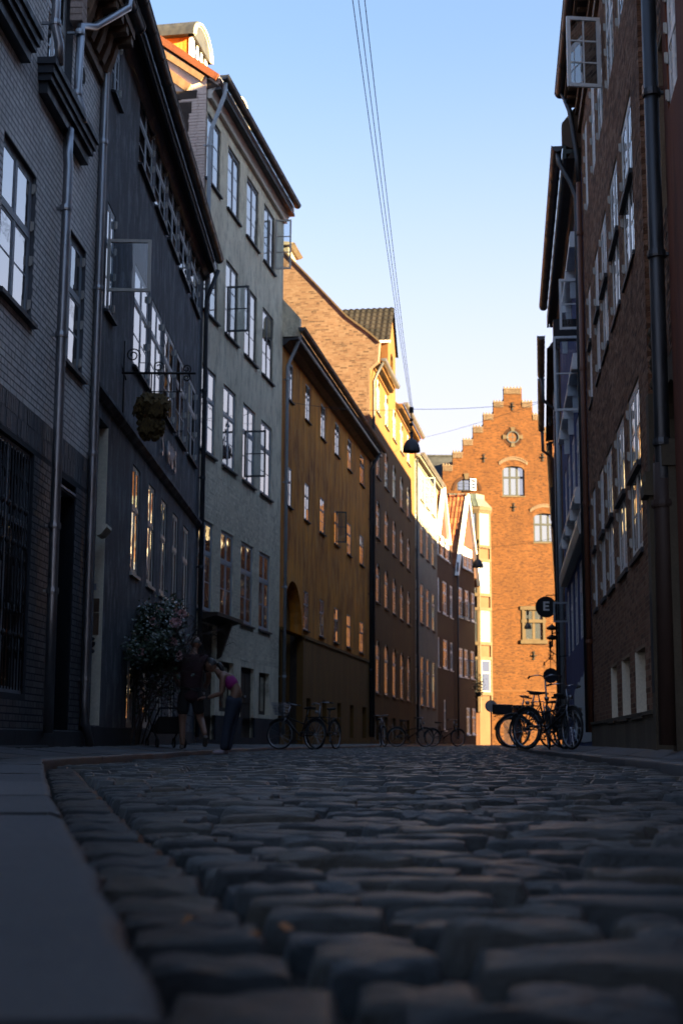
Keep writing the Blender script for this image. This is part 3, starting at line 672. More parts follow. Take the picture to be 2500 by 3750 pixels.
for u in (U(33.1), U(37.2)):      # dormers with curved heads
    dm = bpy.data.objects.new('dormer', None); COL.objects.link(dm); dm.parent = r; dm.location = (u, -s * .95, 16.5)
    w_ = 1.35; mb = MB(s); mb.box(0, w_, -2.2, 0, -.3, 1.15); arc = [(w_ / 2 + (w_ / 2) * math.cos(t), 1.15 + .42 * math.sin(t)) for t in np.linspace(0, PI, 13)]
    mb.prism(arc, 'd', -2.2, 0.0); mb.build('dormer_wall', M['ochre'], dm)
    mb = MB(s)
    for k in range(3):
        ro, ri = 1.02 + .07 * (k + 1), 1.02 + .07 * k - .02; dd = .06 + .05 * k
        po = [(w_ / 2 + (w_ / 2) * ro * math.cos(t), 1.12 + .46 * ro * math.sin(t)) for t in np.linspace(0, PI, 15)]; pi_ = [(w_ / 2 + (w_ / 2) * ri * math.cos(t), 1.12 + .46 * ri * math.sin(t)) for t in np.linspace(PI, 0, 15)]
        for i in range(14): mb.hexa([(po[i][0], -.05, po[i][1]), (po[i + 1][0], -.05, po[i + 1][1]), (pi_[13 - i][0], -.05, pi_[13 - i][1]), (pi_[14 - i][0], -.05, pi_[14 - i][1]), (po[i][0], dd, po[i][1]), (po[i + 1][0], dd, po[i + 1][1]), (pi_[13 - i][0], dd, pi_[13 - i][1]), (pi_[14 - i][0], dd, pi_[14 - i][1])])
    mb.build('arched_moulding', M['offw'], dm)
    mb = MB(s); po = [(w_ / 2 + (w_ / 2 + .18) * math.cos(t), 1.12 + .62 * math.sin(t)) for t in np.linspace(0, PI, 15)]; mb.prism(po + [(-.18, 1.06), (w_ + .18, 1.06)][0:0], 'd', -2.3, .1); mb.build('dormer_roof', M['lead'], dm)
    mb = MB(s); mb.box(-.02, .06, -.05, .03, -.3, 1.15); mb.box(w_ - .06, w_ + .02, -.05, .03, -.3, 1.15); mb.box(-.02, w_ + .02, -.04, .05, -.05, .03); mb.box(.06, w_ - .06, -.02, .012, .03, 1.5); mb.build('dormer_post', M['white'], dm)
    wq = window(dm, s, .1, w_ - .1, .06, 1.3, ST['dm'], rec=-.03, sill=False)
casement(r, s, U(38.35), 13.3, 14.75, .46, M['offw'], PI / 2 - .1, rows=3)
casement(r, s, U(33.34), 10.0, 11.15, .54, M['darkfr'], PI / 2 - .05, rows=2)
casement(r, s, U(35.26), 6.78, 7.98, .55, M['darkfr'], PI / 2 - .05, rows=2)

# ================================================================== the ochre house with the arched gateway
F4 = Facade('rendered_house', 'ochre limewashed house with small windows and an arched gateway', 'house', 39.59, 56.54, lambda y: -8.3270 + .167 * y, .167, -1)
r, s, U = F4.root, F4.s, F4.U
cx = [(40.45, 41.1), (43.08, 43.82), (45.72, 46.52), (48.45, 49.3), (51.15, 52.0), (54.1, 55.1)]
hs = [(U(a), U(b), 10.1, 11.24) for a, b in cx] + [(U(a), U(b), 6.95, 8.1) for a, b in cx] + [(U(a), U(b), 3.57, 4.76) for a, b in cx[1:]]
arch = (U(40.15), U(42.85), .05, 4.85); gf = [(U(a), U(b), .35, 1.52) for a, b in ((43.4, 44.1), (46.1, 46.9), (48.9, 49.7), (51.6, 52.45), (54.5, 55.6))]
mb = MB(s); wall_mesh(mb, 0, F4.len, 3.36, 11.5, hs + [(arch[0], arch[1], 3.36, 4.85)], .18)
a, b, c, d = arch; R_ = (b - a) / 2; n = 14
for i in range(n):
    t0, t1 = PI * i / n, PI * (i + 1) / n; x0, x1 = (a + b) / 2 + R_ * math.cos(t0), (a + b) / 2 + R_ * math.cos(t1); y0, y1 = 3.4 + 1.45 * math.sin(t0), 3.4 + 1.45 * math.sin(t1)
    mb.quad((x0, 0, y0), (x1, 0, y1), (x1, 0, 4.85), (x0, 0, 4.85)); mb.quad((x0, 0, y0), (x1, 0, y1), (x1, -1.2, y1), (x0, -1.2, y0))
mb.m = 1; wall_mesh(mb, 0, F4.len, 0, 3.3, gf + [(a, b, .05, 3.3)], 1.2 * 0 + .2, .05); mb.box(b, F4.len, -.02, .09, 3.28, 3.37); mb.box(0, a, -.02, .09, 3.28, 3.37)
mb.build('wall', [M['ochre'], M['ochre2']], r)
mb = MB(s); mb.box(a, b, -1.3, -1.2, 0, 4.9); mb.box(a - .05, a, -1.2, -.15, 0, 3.5); mb.box(b, b + .05, -1.2, -.15, 0, 3.5)
for k in range(9): mb.box(a + k * (b - a) / 9 + .01, a + (k + 1) * (b - a) / 9 - .01, -1.2, -1.17, .05, 4.8)
mb.build('gate', M['wood'], r)
for q in hs: window(r, s, *q, ST['l4'])
for q in gf:
    mb = MB(s); mb.box(q[0], q[1], -.16, -.12, q[2], q[3])
    for k in range(3): mb.box(q[0] + .05 + k * (q[1] - q[0] - .1) / 3, q[0] + .02 + (k + 1) * (q[1] - q[0] - .1) / 3, -.12, -.1, q[2] + .05, q[3] - .05)
    mb.build('cellar_hatch', M['wood'], r)
mb = MB(s); mb.prism([(0, 11.45), (.08, 11.48), (.2, 11.6), (.46, 11.62), (.46, 11.9), (0, 11.9)], 'u', 0, F4.len + .3); mb.build('boxed_eaves', M['lead'], r)
mb = MB(s); mb.box(0, F4.len + .3, .455, .475, 11.66, 11.72); mb.build('eaves_trim', M['offw'], r)
gutter(r, s, -.15, F4.len + .35, .58, 11.92, .1, M['zincd'], 18)
downpipe(r, s, [(U(39.75), .5, 11.8), (U(39.9), .35, 11.5), (U(39.85), .1, 10.9), (U(39.85), .1, .4)], .05, M['bluegrey'], [(U(39.85), .1, z) for z in (10.5, 7.5, 4.5, 2)])
downpipe(r, s, [(U(56.2), .5, 11.7), (U(56.2), .12, 11.0), (U(56.2), .12, .4)], .06, M['lead'], [(U(56.2), .12, z) for z in (9, 6, 3)])
roof(r, s, 0, F4.len, 11.95, 4.6, R(36), M['tile'], .4); body(F4, 11.4, 9.2, mat='ochre2')
mb = MB(s); mb.prism([(.5, 11.7), (.5, 12.25), (-.25, 13.1), (-1.2, 13.7), (-1.2, 11.7)], 'u', -.02, .22); mb.build('fire_wall', M['grey'], r)
casement(r, s, U(48.5), 6.98, 8.06, .38, M['darkfr'], PI / 2 - .3, rows=2)

# ================================================================== the amber house with the sunlit top, brick gable and wall dormer
F5 = Facade('rendered_house', 'tall amber house with round-headed windows, bare brick gable and a sunlit wall dormer', 'house', 56.54, 73.0, lambda y: -8.1008 + .163 * y, .163, -1)
r, s, U = F5.root, F5.s, F5.U
cx = [(58.6, 59.68), (61.25, 62.45), (64.0, 65.22), (66.8, 68.05), (69.6, 70.85)]
rws = [(14.02, 15.5), (11.25, 12.85), (8.65, 10.25), (5.94, 7.6), (2.2, 4.4)]
hs = [(U(a), U(b), c, d, .4) for (c, d) in rws for a, b in cx]
gf = [(U(a), U(b), .3, 1.25) for a, b in ((58.4, 59.4), (60.9, 62.2), (63.9, 65), (66.5, 67.6), (69.3, 70.4))]
mb = MB(s); wall_mesh(mb, 0, F5.len, 0, 15.7, hs + gf, .18)
wall_mesh(mb, U(62.3), U(65.05), 15.7, 18.2, [(U(63.2), U(64.2), 16.4, 17.9, .5)], .25)
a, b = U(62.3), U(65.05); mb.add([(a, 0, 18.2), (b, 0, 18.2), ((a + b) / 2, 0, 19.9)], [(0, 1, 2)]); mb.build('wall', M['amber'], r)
for q in hs: window(r, s, *q[:4], ST['l5'])
for q in gf:
    mb = MB(s); mb.box(q[0], q[1], -.16, -.12, q[2], q[3]); mb.build('cellar_hatch', M['offw' if random.random() < .5 else 'wood'], r)
mb = MB(s); mb.box(a, a + .03, -4.5, -.0, 15.6, 18.2); mb.box(b - .03, b, -4.5, -.0, 15.6, 18.2); mb.box(a, b, -4.5, -.3, 15.6, 18.1); mb.prism([(a, 18.1), (b, 18.1), ((a + b) / 2, 19.8)], 'd', -5, -.3); mb.build('wall_dormer', M['amber'], r)
mb = MB(s); mb.box(U(63.1), U(64.3), -.26, -.2, 16.3, 18.0); mb.build('hoist_door', M['wood'], r)
for sg in (1, -1):     # dormer roof slopes with tiles
    V = []; Fc = []; T = []; e = a - .12 if sg > 0 else b + .12; m_ = (a + b) / 2; nr = 8; nc = 18
    for i in range(nr):
        u0_, u1_ = e + (m_ - e) * i / nr, e + (m_ - e) * (i + 1.15) / nr; z0_, z1_ = 18.1 + 1.95 * i / nr + .05, 18.1 + 1.95 * (i + 1.15) / nr
        for j in range(nc):
            d0_, d1_ = .12 - j * .27, .12 - (j + 1) * .27; k = len(V); dm_ = (d0_ + d1_) / 2
            V += [(u0_, d0_ * s, z0_), (u0_, dm_ * s, z0_ + .05), (u0_, d1_ * s, z0_), (u1_, d0_ * s, z1_), (u1_, dm_ * s, z1_ + .05), (u1_, d1_ * s, z1_), (u0_, d0_ * s, z0_ - .06), (u0_, dm_ * s, z0_ - .01), (u0_, d1_ * s, z0_ - .06)]
            Fc += [(k, k + 1, k + 4, k + 3), (k + 1, k + 2, k + 5, k + 4), (k + 6, k + 7, k + 1, k), (k + 7, k + 8, k + 2, k + 1)]; T += [random.random()] * 4
    stuff(obj('dormer_tiles', np_mesh('dormer_tiles', np.array(V), np.array(Fc), M['tiled'], T), r))
mb = MB(s); mb.box(a - .14, a - .02, -4.6, .12, 18.02, 18.12); mb.build('dormer_eaves', M['white'], r)
for (y0, y1) in ((57.4, 62.2), (65.15, 72.9)):
    mb = MB(s); mb.prism([(0, 15.55), (.08, 15.58), (.1, 15.68), (.3, 15.75), (.34, 15.9), (0, 15.9)], 'u', U(y0), U(y1)); mb.build('cornice', M['amber'], r)
    gutter(r, s, U(y0), U(y1), .46, 15.95, .11, M['zinc'], 6); roof(r, s, U(y0), U(y1), 15.95, 5.5, R(46), M['tile'], .3)
body(F5, 15.6, 11, .35, None, 'brownp')
downpipe(r, s, [(U(57.6), .4, 15.8), (U(57.2), .2, 15.2), (U(57.1), .1, 14.9), (U(57.1), .1, .4)], .06, M['lead'], [(U(57.1), .1, z) for z in (13, 10, 7, 4)])
gp = [(.36, 15.6), (.42, 16.35), (0.0, 16.75), (-.95, 17.5), (-2.57, 19.3), (-5.6, 22.6), (-8.6, 19.3), (-11, 16), (-11, 6), (0, 6), (0, 15.3)]
mb = MB(s); mb.prism(gp, 'u', -.0, .34); mb.build('gable_wall', M['gabm'], r)
prof = [(15.3, .05), (15.6, .36), (16.35, .42), (16.75, 0.), (17.5, -.95), (19.3, -2.57), (22.6, -5.6)]
def redge(z):
    if z < 15.3: return 0.
    for (z0, d0), (z1, d1) in zip(prof, prof[1:]):
        if z <= z1: return d0 + (d1 - d0) * (z - z0) / (z1 - z0)
    return -5.6
rw = brick_rows(-8, .5, 9.5, 21.6, [], .235, .06, .012, bond='random', rowcut=lambda z: (-6.5, redge(z) - .03))
gh = bpy.data.objects.new('gable_face', None); COL.objects.link(gh); gh.parent = r; gh.location = (0, 0, 0); gh.rotation_euler = (0, 0, PI / 2)
# in gable_face space: local x = -d*s direction across the gable, outwards towards the camera
rw2 = [(a_, b_, c_, d_) for (a_, b_, c_, d_) in rw]
bricks(rw2, M['gab'], M['gabo'], gh, 1, 300, lambda q: (not (q[0] > -4.2 and q[2] > 12.6), -q[2]), jit=.001, d0=-.004, d1=.0035)
gh.scale = (s, 1, 1) if s > 0 else (-1, 1, 1)
mb = MB(s)
for i in range(2, len(prof) - 1):
    (z0, d0), (z1, d1) = prof[i], prof[i + 1]; mb.hexa([(-.06, d0, z0), (.4, d0, z0), (.4, d1, z1), (-.06, d1, z1), (-.06, d0 + .0, z0 + .09), (.4, d0 + .0, z0 + .09), (.4, d1 + .0, z1 + .09), (-.06, d1, z1 + .09)])
mb.build('coping', M['stone'], r)
mb = MB(s); mb.box(.8, 2.4, -4.4, -3.6, 18.5, 21.0); mb.prism([(-4.5, 21.0), (-3.5, 21.0), (-3.3, 21.08), (-4.6, 21.3)], 'u', .6, 2.6); mb.build('roof_hatch', M['pale'], r)

# ================================================================== the pale house
F6 = Facade('rendered_house', 'narrow pale grey house whose top storey is lit by the sun', 'house', 73.0, 82.81, lambda y: -9.7067 + .185 * y, .185, -1)
r, s, U = F6.root, F6.s, F6.U
cx = [(75.2, 76.5), (77.75, 79.0), (80.3, 81.6)]; rws = [(13.1, 14.45), (10.15, 12.2), (6.45, 8.55), (2.1, 4.7)]
hs = [(U(a), U(b), c, d) for (c, d) in rws for a, b in cx]; hs += [(U(73.3), U(74.0), c, d) for (c, d) in rws[1:]]
mb = MB(s); wall_mesh(mb, 0, F6.len, 0, 14.9, hs, .14); mb.build('wall', M['pale'], r)
for q in hs: window(r, s, *q, ST['l6'])
mb = MB(s); mb.prism([(0, 14.75), (.06, 14.78), (.1, 14.9), (.28, 14.96), (.3, 15.1), (0, 15.1)], 'u', 0, F6.len); mb.build('cornice', M['pale'], r)
gutter(r, s, 0, F6.len + .1, .42, 15.16, .11, M['zinc'], 6); roof(r, s, 0, F6.len, 15.15, 5, R(45), M['tile'], .3); body(F6, 14.8, 10, mat='pale')
downpipe(r, s, [(U(73.2), .1, 14.9), (U(73.2), .1, .4)], .06, M['lead'], [(U(73.2), .1, z) for z in (12, 8, 4)])
casement(r, s, U(76.6), 13.0, 14.5, .62, M['offw'], PI / 2 - .1, rows=3, cols=2)
mb = MB(s); mb.box(U(74), U(75.2), -3, -2, 16, 18.5); mb.build('chimney', M['pale'], r)

# ================================================================== two dark brick gabled houses
def gabled(nm, label, y0, y1, x_at, m, eave, apex, g0, g1, cols, rws, tri_light):
    F = Facade(nm, label, 'house', y0, y1, x_at, m, -1); r, s, U = F.root, F.s, F.U
    hs = [(U(a), U(b), c, d) for cc, (c, d) in zip(cols, rws) for a, b in cc]
    mb = MB(s); wall_mesh(mb, 0, F.len, 0, eave, hs, .12)
    a, b = g0 * F.len, g1 * F.len; ov = max(q[3] for q in hs); zt = eave
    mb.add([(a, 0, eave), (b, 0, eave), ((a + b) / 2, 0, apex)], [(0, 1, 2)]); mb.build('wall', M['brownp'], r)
    for q in hs: window(r, s, *q, ST['l7'])
    mb = MB(s); mid = (a + b) / 2
    for e in (a, b):
        v = Vector((mid - e, apex - eave)).normalized(); n_ = (-v.y * .12, v.x * .12)
        p = [(e - v.x * .5, eave - v.y * .5), (mid, apex), (mid + n_[0] * (0), apex + .22), (e - v.x * .5 + (.22 if e == b else -.22) * 1, eave - v.y * .5)]
        mb.prism(p, 'd', -.02, .22)
    mb.build('verge_board', M['white'], r)
    for sg, e in ((1, a - .3), (-1, b + .3)):
        V = []; Fc = []; T = []; nr = 14; nc = 28; eo = eave - .3 * (apex - eave) / max(.1, (mid - a))
        for i in range(nr):
            u0_, u1_ = e + (mid - e) * i / nr, e + (mid - e) * (i + 1.12) / nr; z0_, z1_ = eo + (apex + .12 - eo) * i / nr + .04, eo + (apex + .12 - eo) * (i + 1.12) / nr
            for j in range(nc):
                d0_, d1_ = .1 - j * .26, .1 - (j + 1) * .26; k = len(V); dm_ = (d0_ + d1_) / 2
                V += [(u0_, d0_ * s, z0_), (u0_, dm_ * s, z0_ + .05), (u0_, d1_ * s, z0_), (u1_, d0_ * s, z1_), (u1_, dm_ * s, z1_ + .05), (u1_, d1_ * s, z1_), (u0_, d0_ * s, z0_ - .05), (u0_, dm_ * s, z0_), (u0_, d1_ * s, z0_ - .05)]
                Fc += [(k, k + 1, k + 4, k + 3), (k + 1, k + 2, k + 5, k + 4), (k + 6, k + 7, k + 1, k), (k + 7, k + 8, k + 2, k + 1)]; T += [random.random()] * 4
        stuff(obj('roof_tiles', np_mesh('roof_tiles', np.array(V), np.array(Fc), M['tile'], T), r))
    mb = MB(s); mb.tube([(mid, .12, apex + .1), (mid, -7, apex + .1)], .1, 8)
    for k in range(12): mb.lathe([(.0, -.02), (.12, -.02), (.13, .03), (.07, .1), (0, .11)], (mid, .0 - k * .55, apex + .12), 6)
    mb.build('ridge_tiles', M['tile'], r)
    mb = MB(s); mb.prism([(a, eave - .1), (b, eave - .1), (mid, apex - .1)], 'd', -7.2, -.3); mb.build('gable_body', M['brownp'], r)
    body(F, eave - .05, 8, mat='brownp'); return F
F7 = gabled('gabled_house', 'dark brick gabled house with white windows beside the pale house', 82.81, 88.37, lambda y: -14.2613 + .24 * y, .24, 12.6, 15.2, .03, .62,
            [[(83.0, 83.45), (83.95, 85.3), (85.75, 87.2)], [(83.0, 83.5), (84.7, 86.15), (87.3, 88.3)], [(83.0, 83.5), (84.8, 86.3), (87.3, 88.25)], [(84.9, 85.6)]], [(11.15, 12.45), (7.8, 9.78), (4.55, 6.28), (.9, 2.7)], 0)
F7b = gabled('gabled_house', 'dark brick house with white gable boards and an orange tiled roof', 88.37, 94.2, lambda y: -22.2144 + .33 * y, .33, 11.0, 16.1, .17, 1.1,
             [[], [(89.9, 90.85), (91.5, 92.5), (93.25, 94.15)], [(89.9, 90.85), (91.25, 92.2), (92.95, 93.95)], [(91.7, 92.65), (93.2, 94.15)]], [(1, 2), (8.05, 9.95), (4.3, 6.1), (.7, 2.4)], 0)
r, s, U = F7b.root, F7b.s, F7b.U
for y in (90.95, 92.2): window(r, s, U(y), U(y + 1.0), 11.3, 12.7, ST['l7'], rec=-.06)
downpipe(r, s, [(U(89.1), .15, 11.4), (U(89.1), .12, .4)], .06, M['lead'])
casement(r, s, U(90.0), 8.0, 9.0, .6, M['bluegrey'], PI / 2, rows=1, glass='clear'); casement(r, s, U(91.5), 8.0, 9.0, .6, M['bluegrey'], PI / 2, rows=1, glass='clear')
casement(r, s, U(91.3), 4.4, 5.4, .6, M['bluegrey'], PI / 2, rows=1, glass='clear')

# ================================================================== the stepped gable that closes the street
RF = thing('stepped_gable_house', 'orange brick house with a stepped gable closing the street', 'house', (6.9, 97, 0), 0.)
s = -1; X = lambda x: x - 6.9
stp = [(6.99, 19.2), (7.7, 20.12), (8.42, 21.03), (9.13, 21.93), (9.85, 22.85), (10.57, 23.75), (11.3, 24.72)]; C0 = 11.93
def half(z):
    for x, zt in stp:
        if z < zt: return C0 - x
    return 0
wA = (X(11.13), X(12.66), 17.05, 19.17, .32); wB = (X(13.23), X(14.76), 13.82, 15.85, .32); wC = (X(12.5), X(13.75), 7.1, 9.15)
wl_ = (X(14.9), X(16.2), 17.05, 19.17, .32)
wH = (X(7.98), X(9.33), 17.4, 18.24); dw = [(X(11.0), X(12.2), 0, 2.6)]
mb = MB(s); wall_mesh(mb, X(6.3), X(18.5), 0, 17.0, [wB, wC] + dw, .2, -.007)
zz = [17.0] + [z for _, z in stp]
for i, (x, zt) in enumerate(stp):
    ha = C0 - x; a, b = X(C0 - ha), X(C0 + ha); z0 = zz[i]
    hh = [q for q in (wA, wH) if q[2] < zt and q[3] > z0]
    if i == 0: wall_mesh(mb, a, b, z0, zt, [(q[0], q[1], max(q[2], z0), min(q[3], zt), q[4] if len(q) > 4 and q[3] <= zt else 0) for q in hh], .2, -.007)
    else: wall_mesh(mb, a, b, z0, zt, [], .2, -.007)
mb.build('wall', M['fmo'], RF)
th = MB(s)
for i, (x, zt) in enumerate(stp):
    ha = C0 - x; th.box(X(C0 - ha), X(C0 + ha), -.5, -.28, zz[i], zt)
th.box(X(6.3), X(18.5), -8, -.28, 0, 17.0); th.prism([(X(7.3), 17), (X(16.6), 17), (X(C0), 22.3)], 'd', -9, -.5); th.build('side_wall', M['brownp'], RF)
ow = (X(11.89), .40)
hl = [(q[0], q[1], q[2], q[3]) for q in (wA, wB, wC, wH)] + dw + [(X(11.52), X(12.26), 20.85, 21.58)]
rows_ = brick_rows(X(6.3), X(18.0), .05, 24.7, hl, .228, .055, .012, rowcut=lambda z: (X(6.35), X(14.9)) if z < 17 else (X(C0 - half(z)), X(min(C0 + half(z), 15))), bond='cross')
bricks(rows_, M['fbr'], M['fbro'], RF, s, 300, lambda q: (not (q[2] > 20.2), abs(q[0] - X(C0))), jit=.0015)
mb = MB(s); mb.box(X(6.3), X(18), -.005, .03, 3.6, 3.72); mb.build('base_course', M['fmo'], RF)
for q in (wA, wB):
    window(RF, s, *q[:4], ST['f'], glass='painted_sky')
    mb = MB(s); c_ = (q[0] + q[1]) / 2; n = 16
    for i in range(n):     # brick relieving arch above
        t = -1 + 2 * (i + .5) / n; x_ = c_ + t * 1.0; z_ = q[3] + .42 - .38 * t * t; mb.box(x_ - .055, x_ + .055, 0, .03, z_ - .0, z_ + .17); mb.box(x_ - .05, x_ + .05, .03, .07, z_ + .17, z_ + .24)
    mb.build('brick_arch', M['gabm'], RF)
window(RF, s, wC[0], wC[1], wC[2], wC[3], dict(ST['fs'], id='fw4', cols=2, tr=.36, rt=1, rb=1, mull=.16, mat=M['stone']), glass='painted_sky')
mb = MB(s); a, b, c, d = wC
mb.box(a - .28, b + .3, 0, .07, d, d + .26); mb.box(a - .28, b + .3, 0, .1, c - .26, c); mb.box(a - .16, a, 0, .05, c, d); mb.box(b, b + .16, 0, .05, c, d); mb.box(a - .22, b + .22, .0, .045, 8.28, 8.48)
mb.build('stone_surround', M['stone'], RF)
w = window(RF, s, wH[0], wH[1], wH[2], wH[3], dict(ST['fs'], id='fh', cols=3, rb=3), rec=.12, sill=False)
casement(RF, s, X(9.28), 17.42, 18.2, .45, M['white'], PI - .5, rows=3, d=.08)
mb = MB(s); n = 12; arc = [(X(8.66) + .85 * math.cos(t), 17.4 + .85 * math.sin(t)) for t in np.linspace(0, PI, n)]
for (p, q) in zip(arc, arc[1:]): mb.hexa([(p[0], 0, p[1]), (q[0], 0, q[1]), (q[0], .03, q[1]), (p[0], .03, p[1]), (X(8.66) + (p[0] - X(8.66)) * 1.22, 0, 17.4 + (p[1] - 17.4) * 1.22), (X(8.66) + (q[0] - X(8.66)) * 1.22, 0, 17.4 + (q[1] - 17.4) * 1.22), (X(8.66) + (q[0] - X(8.66)) * 1.22, .03, 17.4 + (q[1] - 17.4) * 1.22), (X(8.66) + (p[0] - X(8.66)) * 1.22, .03, 17.4 + (p[1] - 17.4) * 1.22)])
mb.build('brick_arch', M['fbr'], RF); mb = MB(s); mb.prism([(X(8.52), 18.2), (X(8.76), 18.2), (X(8.82), 18.62), (X(8.46), 18.62)], 'd', 0, .07); mb.build('keystone', M['stone'], RF)
# oculus
oc = bpy.data.objects.new('round_window', None); COL.objects.link(oc); oc.parent = RF; oc.location = (ow[0], -s * 0, 21.21)
mb = MB(s); mb.ring((0, .01, 0), .40, .06, 'd', 24, 6); mb.box(-.36, .36, -.03, .0, -.02, .02); mb.box(-.02, .02, -.031, .001, -.36, .36); mb.build('frame', M['darkfr'], oc)
mb = MB(s); mb.prism([(.38 * math.cos(t), .38 * math.sin(t)) for t in np.linspace(0, 2 * PI, 25)[:-1]], 'd', -.05, -.035); mb.build('pane', M['glass'], oc)
mb = MB(s); n = 28
for i in range(n):
    t = 2 * PI * i / n
    if abs(math.sin(2 * t)) < .32: continue
    c_, s_ = math.cos(t), math.sin(t); v = (-s_ * .04, c_ * .04); mb.prism([(c_ * .46 - v[0], s_ * .46 - v[1]), (c_ * .46 + v[0], s_ * .46 + v[1]), (c_ * .66 + v[0] * 1.3, s_ * .66 + v[1] * 1.3), (c_ * .66 - v[0] * 1.3, s_ * .66 - v[1] * 1.3)], 'd', 0, .02)
mb.build('brick_ring', M['fbr'], oc)
for k in range(4):
    t = k * PI / 2; c_, s_ = math.cos(t), math.sin(t); q = MB(s); pp = [(.42, -.1), (.7, -.17), (.7, .17), (.42, .1)]
    q.prism([(x * c_ - y * s_, x * s_ + y * c_) for x, y in pp], 'd', 0, .06); q.build('keystone', M['stone'], oc)
for (x, z) in ((9.86, 19.7), (13.95, 19.79), (11.89, 16.27), (11.89, 23.4), (13.11, 6.04)):    # iron wall anchors
    q = MB(s); q.box(-.03, .03, 0, .04, -.3, .3); q.box(-.2, .2, 0, .039, -.03, .03); q.lathe([(0, -.1), (.1, 0), (0, .1)], (0, .03, 0), 6)
    for zz_ in (-.22, .22): q.box(-.1, .1, 0, .038, zz_ - .02, zz_ + .02)
    q.build('wall_anchor', M['black'], RF, loc=(X(x), .01 * s, z))
for i, (x, zt) in enumerate(stp):     # crenels on every step
    sides = (-1, 1) if i < 6 else (0,)
    for sg in sides:
        if sg == 0: a, b = C0 - (C0 - x), C0 + (C0 - x)
        else:
            xi = C0 - x; xo = C0 - (stp[i + 1][0]); a, b = (C0 - xi, C0 - xo) if sg < 0 else (C0 + xo, C0 + xi)
        if a > 15: continue
        q = MB(s); q.box(X(a) - .02, X(b) + .02, -.5, .035, zt - .06, zt)
        for k in range(4 if sg else 6):
            xx = X(a) + .06 + k * (b - a - .12) / (3 if sg else 5); q.lathe([(.06, 0), (.06, .08), (.03, .16), (0, .16)], (xx, -.12, zt), 6)
        for k in range(int((b - a) / .1)): q.box(X(a) + k * .1 + .02, X(a) + k * .1 + .08, -.01, .04, zt - .42, zt - .08)
        q.build('step_coping', M['gabm'], RF)
# oriel bay with stone mullions and copper roof
bayx = [(7.1, 0), (7.55, .6), (9.36, .6), (10.26, .0)]
bay = bpy.data.objects.new('bay_window', None); COL.objects.link(bay); bay.parent = RF
floors = [(2.9, 3.55, 5.72), (5.92, 6.93, 9.06), (9.25, 10.24, 12.4), (12.58, 13.56, 15.75)]
def bx(i, t, d=0.):
    (x0, y0), (x1, y1) = bayx[i], bayx[i + 1]; L_ = math.hypot(x1 - x0, y1 - y0); nx, ny = -(y1 - y0) / L_, (x1 - x0) / L_
    return (X(x0 + (x1 - x0) * t) + nx * d, y0 + (y1 - y0) * t + ny * d)
def bbox(mb, i, t0, t1, d0, d1, z0, z1):
    p = [bx(i, t0, d0), bx(i, t1, d0), bx(i, t1, d1), bx(i, t0, d1)]; mb.hexa([(*q, z0) for q in p] + [(*q, z1) for q in p])
mb = MB(s); bk = MB(s)
for i in range(3):
    bbox(bk, i, 0, 1, -.2, -.06, 0, 16.1); k = 2 if i == 1 else 1
    e = .13 / (1.81 if i == 1 else 1.2)
    for z0, zb, zt in floors:
        bbox(mb, i, -.0, 1.0, -.05, .06, zb - .22, zb); bbox(mb, i, 0, 1., -.05, .06, zt, zt + .2)
    for t in [0, 1] + ([.5] if i == 1 else []): bbox(mb, i, max(0, t - e), min(1, t + e), -.05, .035, 2.2, 16.1)
    bbox(mb, i, -.02, 1.02, -.05, .16, 15.95, 16.2); bbox(mb, i, -.02, 1.02, -.05, .1, 15.85, 15.95)
bk.build('bay_panels', M['rbr'], bay); mb.build('stone_mullions', M['stone'], bay)
for i in range(3):
    for z0, zb, zt in floors:
        segs = [(0, .5), (.5, 1)] if i == 1 else [(0, 1)]
        for t0, t1 in segs:
            e = .15 / (1.81 if i == 1 else 1.2); a0, a1 = t0 + e * (1 if t0 == 0 or i != 1 else .9), t1 - e; p, q = bx(i, a0), bx(i, a1); w_ = math.dist(p, q)
            wo = window(bay, s, 0, w_, zb, zt, ST['fb'], name='window', sill=False, glass='painted_sky' if z0 > 4 and random.random() < .75 else 'glass'); wo.location = (p[0], s * (p[1] - .0), zb); wo.rotation_euler = (0, 0, s * math.atan2(q[1] - p[1], q[0] - p[0]))
base = [bx(0, -.08, .1), bx(0, 1.0, .22), bx(1, 0, .22), bx(1, 1, .22), bx(2, 0, .22), bx(2, 1.08, .1)]
topp = [(X(6.9), .0), (X(7.4), .6), (X(7.4), .6), (X(9.2), .6), (X(9.2), .6), (X(9.85), .0)]
mb = MB(s); pts = [(*p, 16.2) for p in base] + [(p[0], p[1] + .12, 16.75) for p in topp] + [(*p, 17.1) for p in topp]; m_ = 6
mb.add(pts, [(j * m_ + i, j * m_ + (i + 1) % m_, (j + 1) * m_ + (i + 1) % m_, (j + 1) * m_ + i) for j in range(2) for i in range(m_)] + [tuple(range(12, 18)), tuple(range(6))[::-1]])
o = mb.build('bay_roof', M['copper'], bay)
q = MB(s)
for t in np.linspace(0, 1, 7):
    for (a_, b_, c_) in ((1, 7, 13),):
        p0 = np.array(pts[2]) * (1 - t) + np.array(pts[3]) * t; p1 = np.array(pts[8]) * (1 - t) + np.array(pts[9]) * t; p2 = np.array(pts[14]) * (1 - t) + np.array(pts[15]) * t; q.tube([tuple(p0), tuple(p1), tuple(p2)], .025, 4)
q.build('roof_seams', M['copper'], o)
SL = thing('slate_roofed_house', 'black slate roof of the house behind the stepped gable', 'house', (1.0, 103, 0), 0.)
mb = MB(-1); mb.box(0, 8.5, -8, 0, 0, 17.2); mb.build('wall', M['brownp'], SL)
mb = MB(-1); mb.prism([(.3, 17.1), (-3.9, 21.8), (-8.3, 17.1)], 'u', 0, 8.4); ro = mb.build('roof', M['slate'], SL)
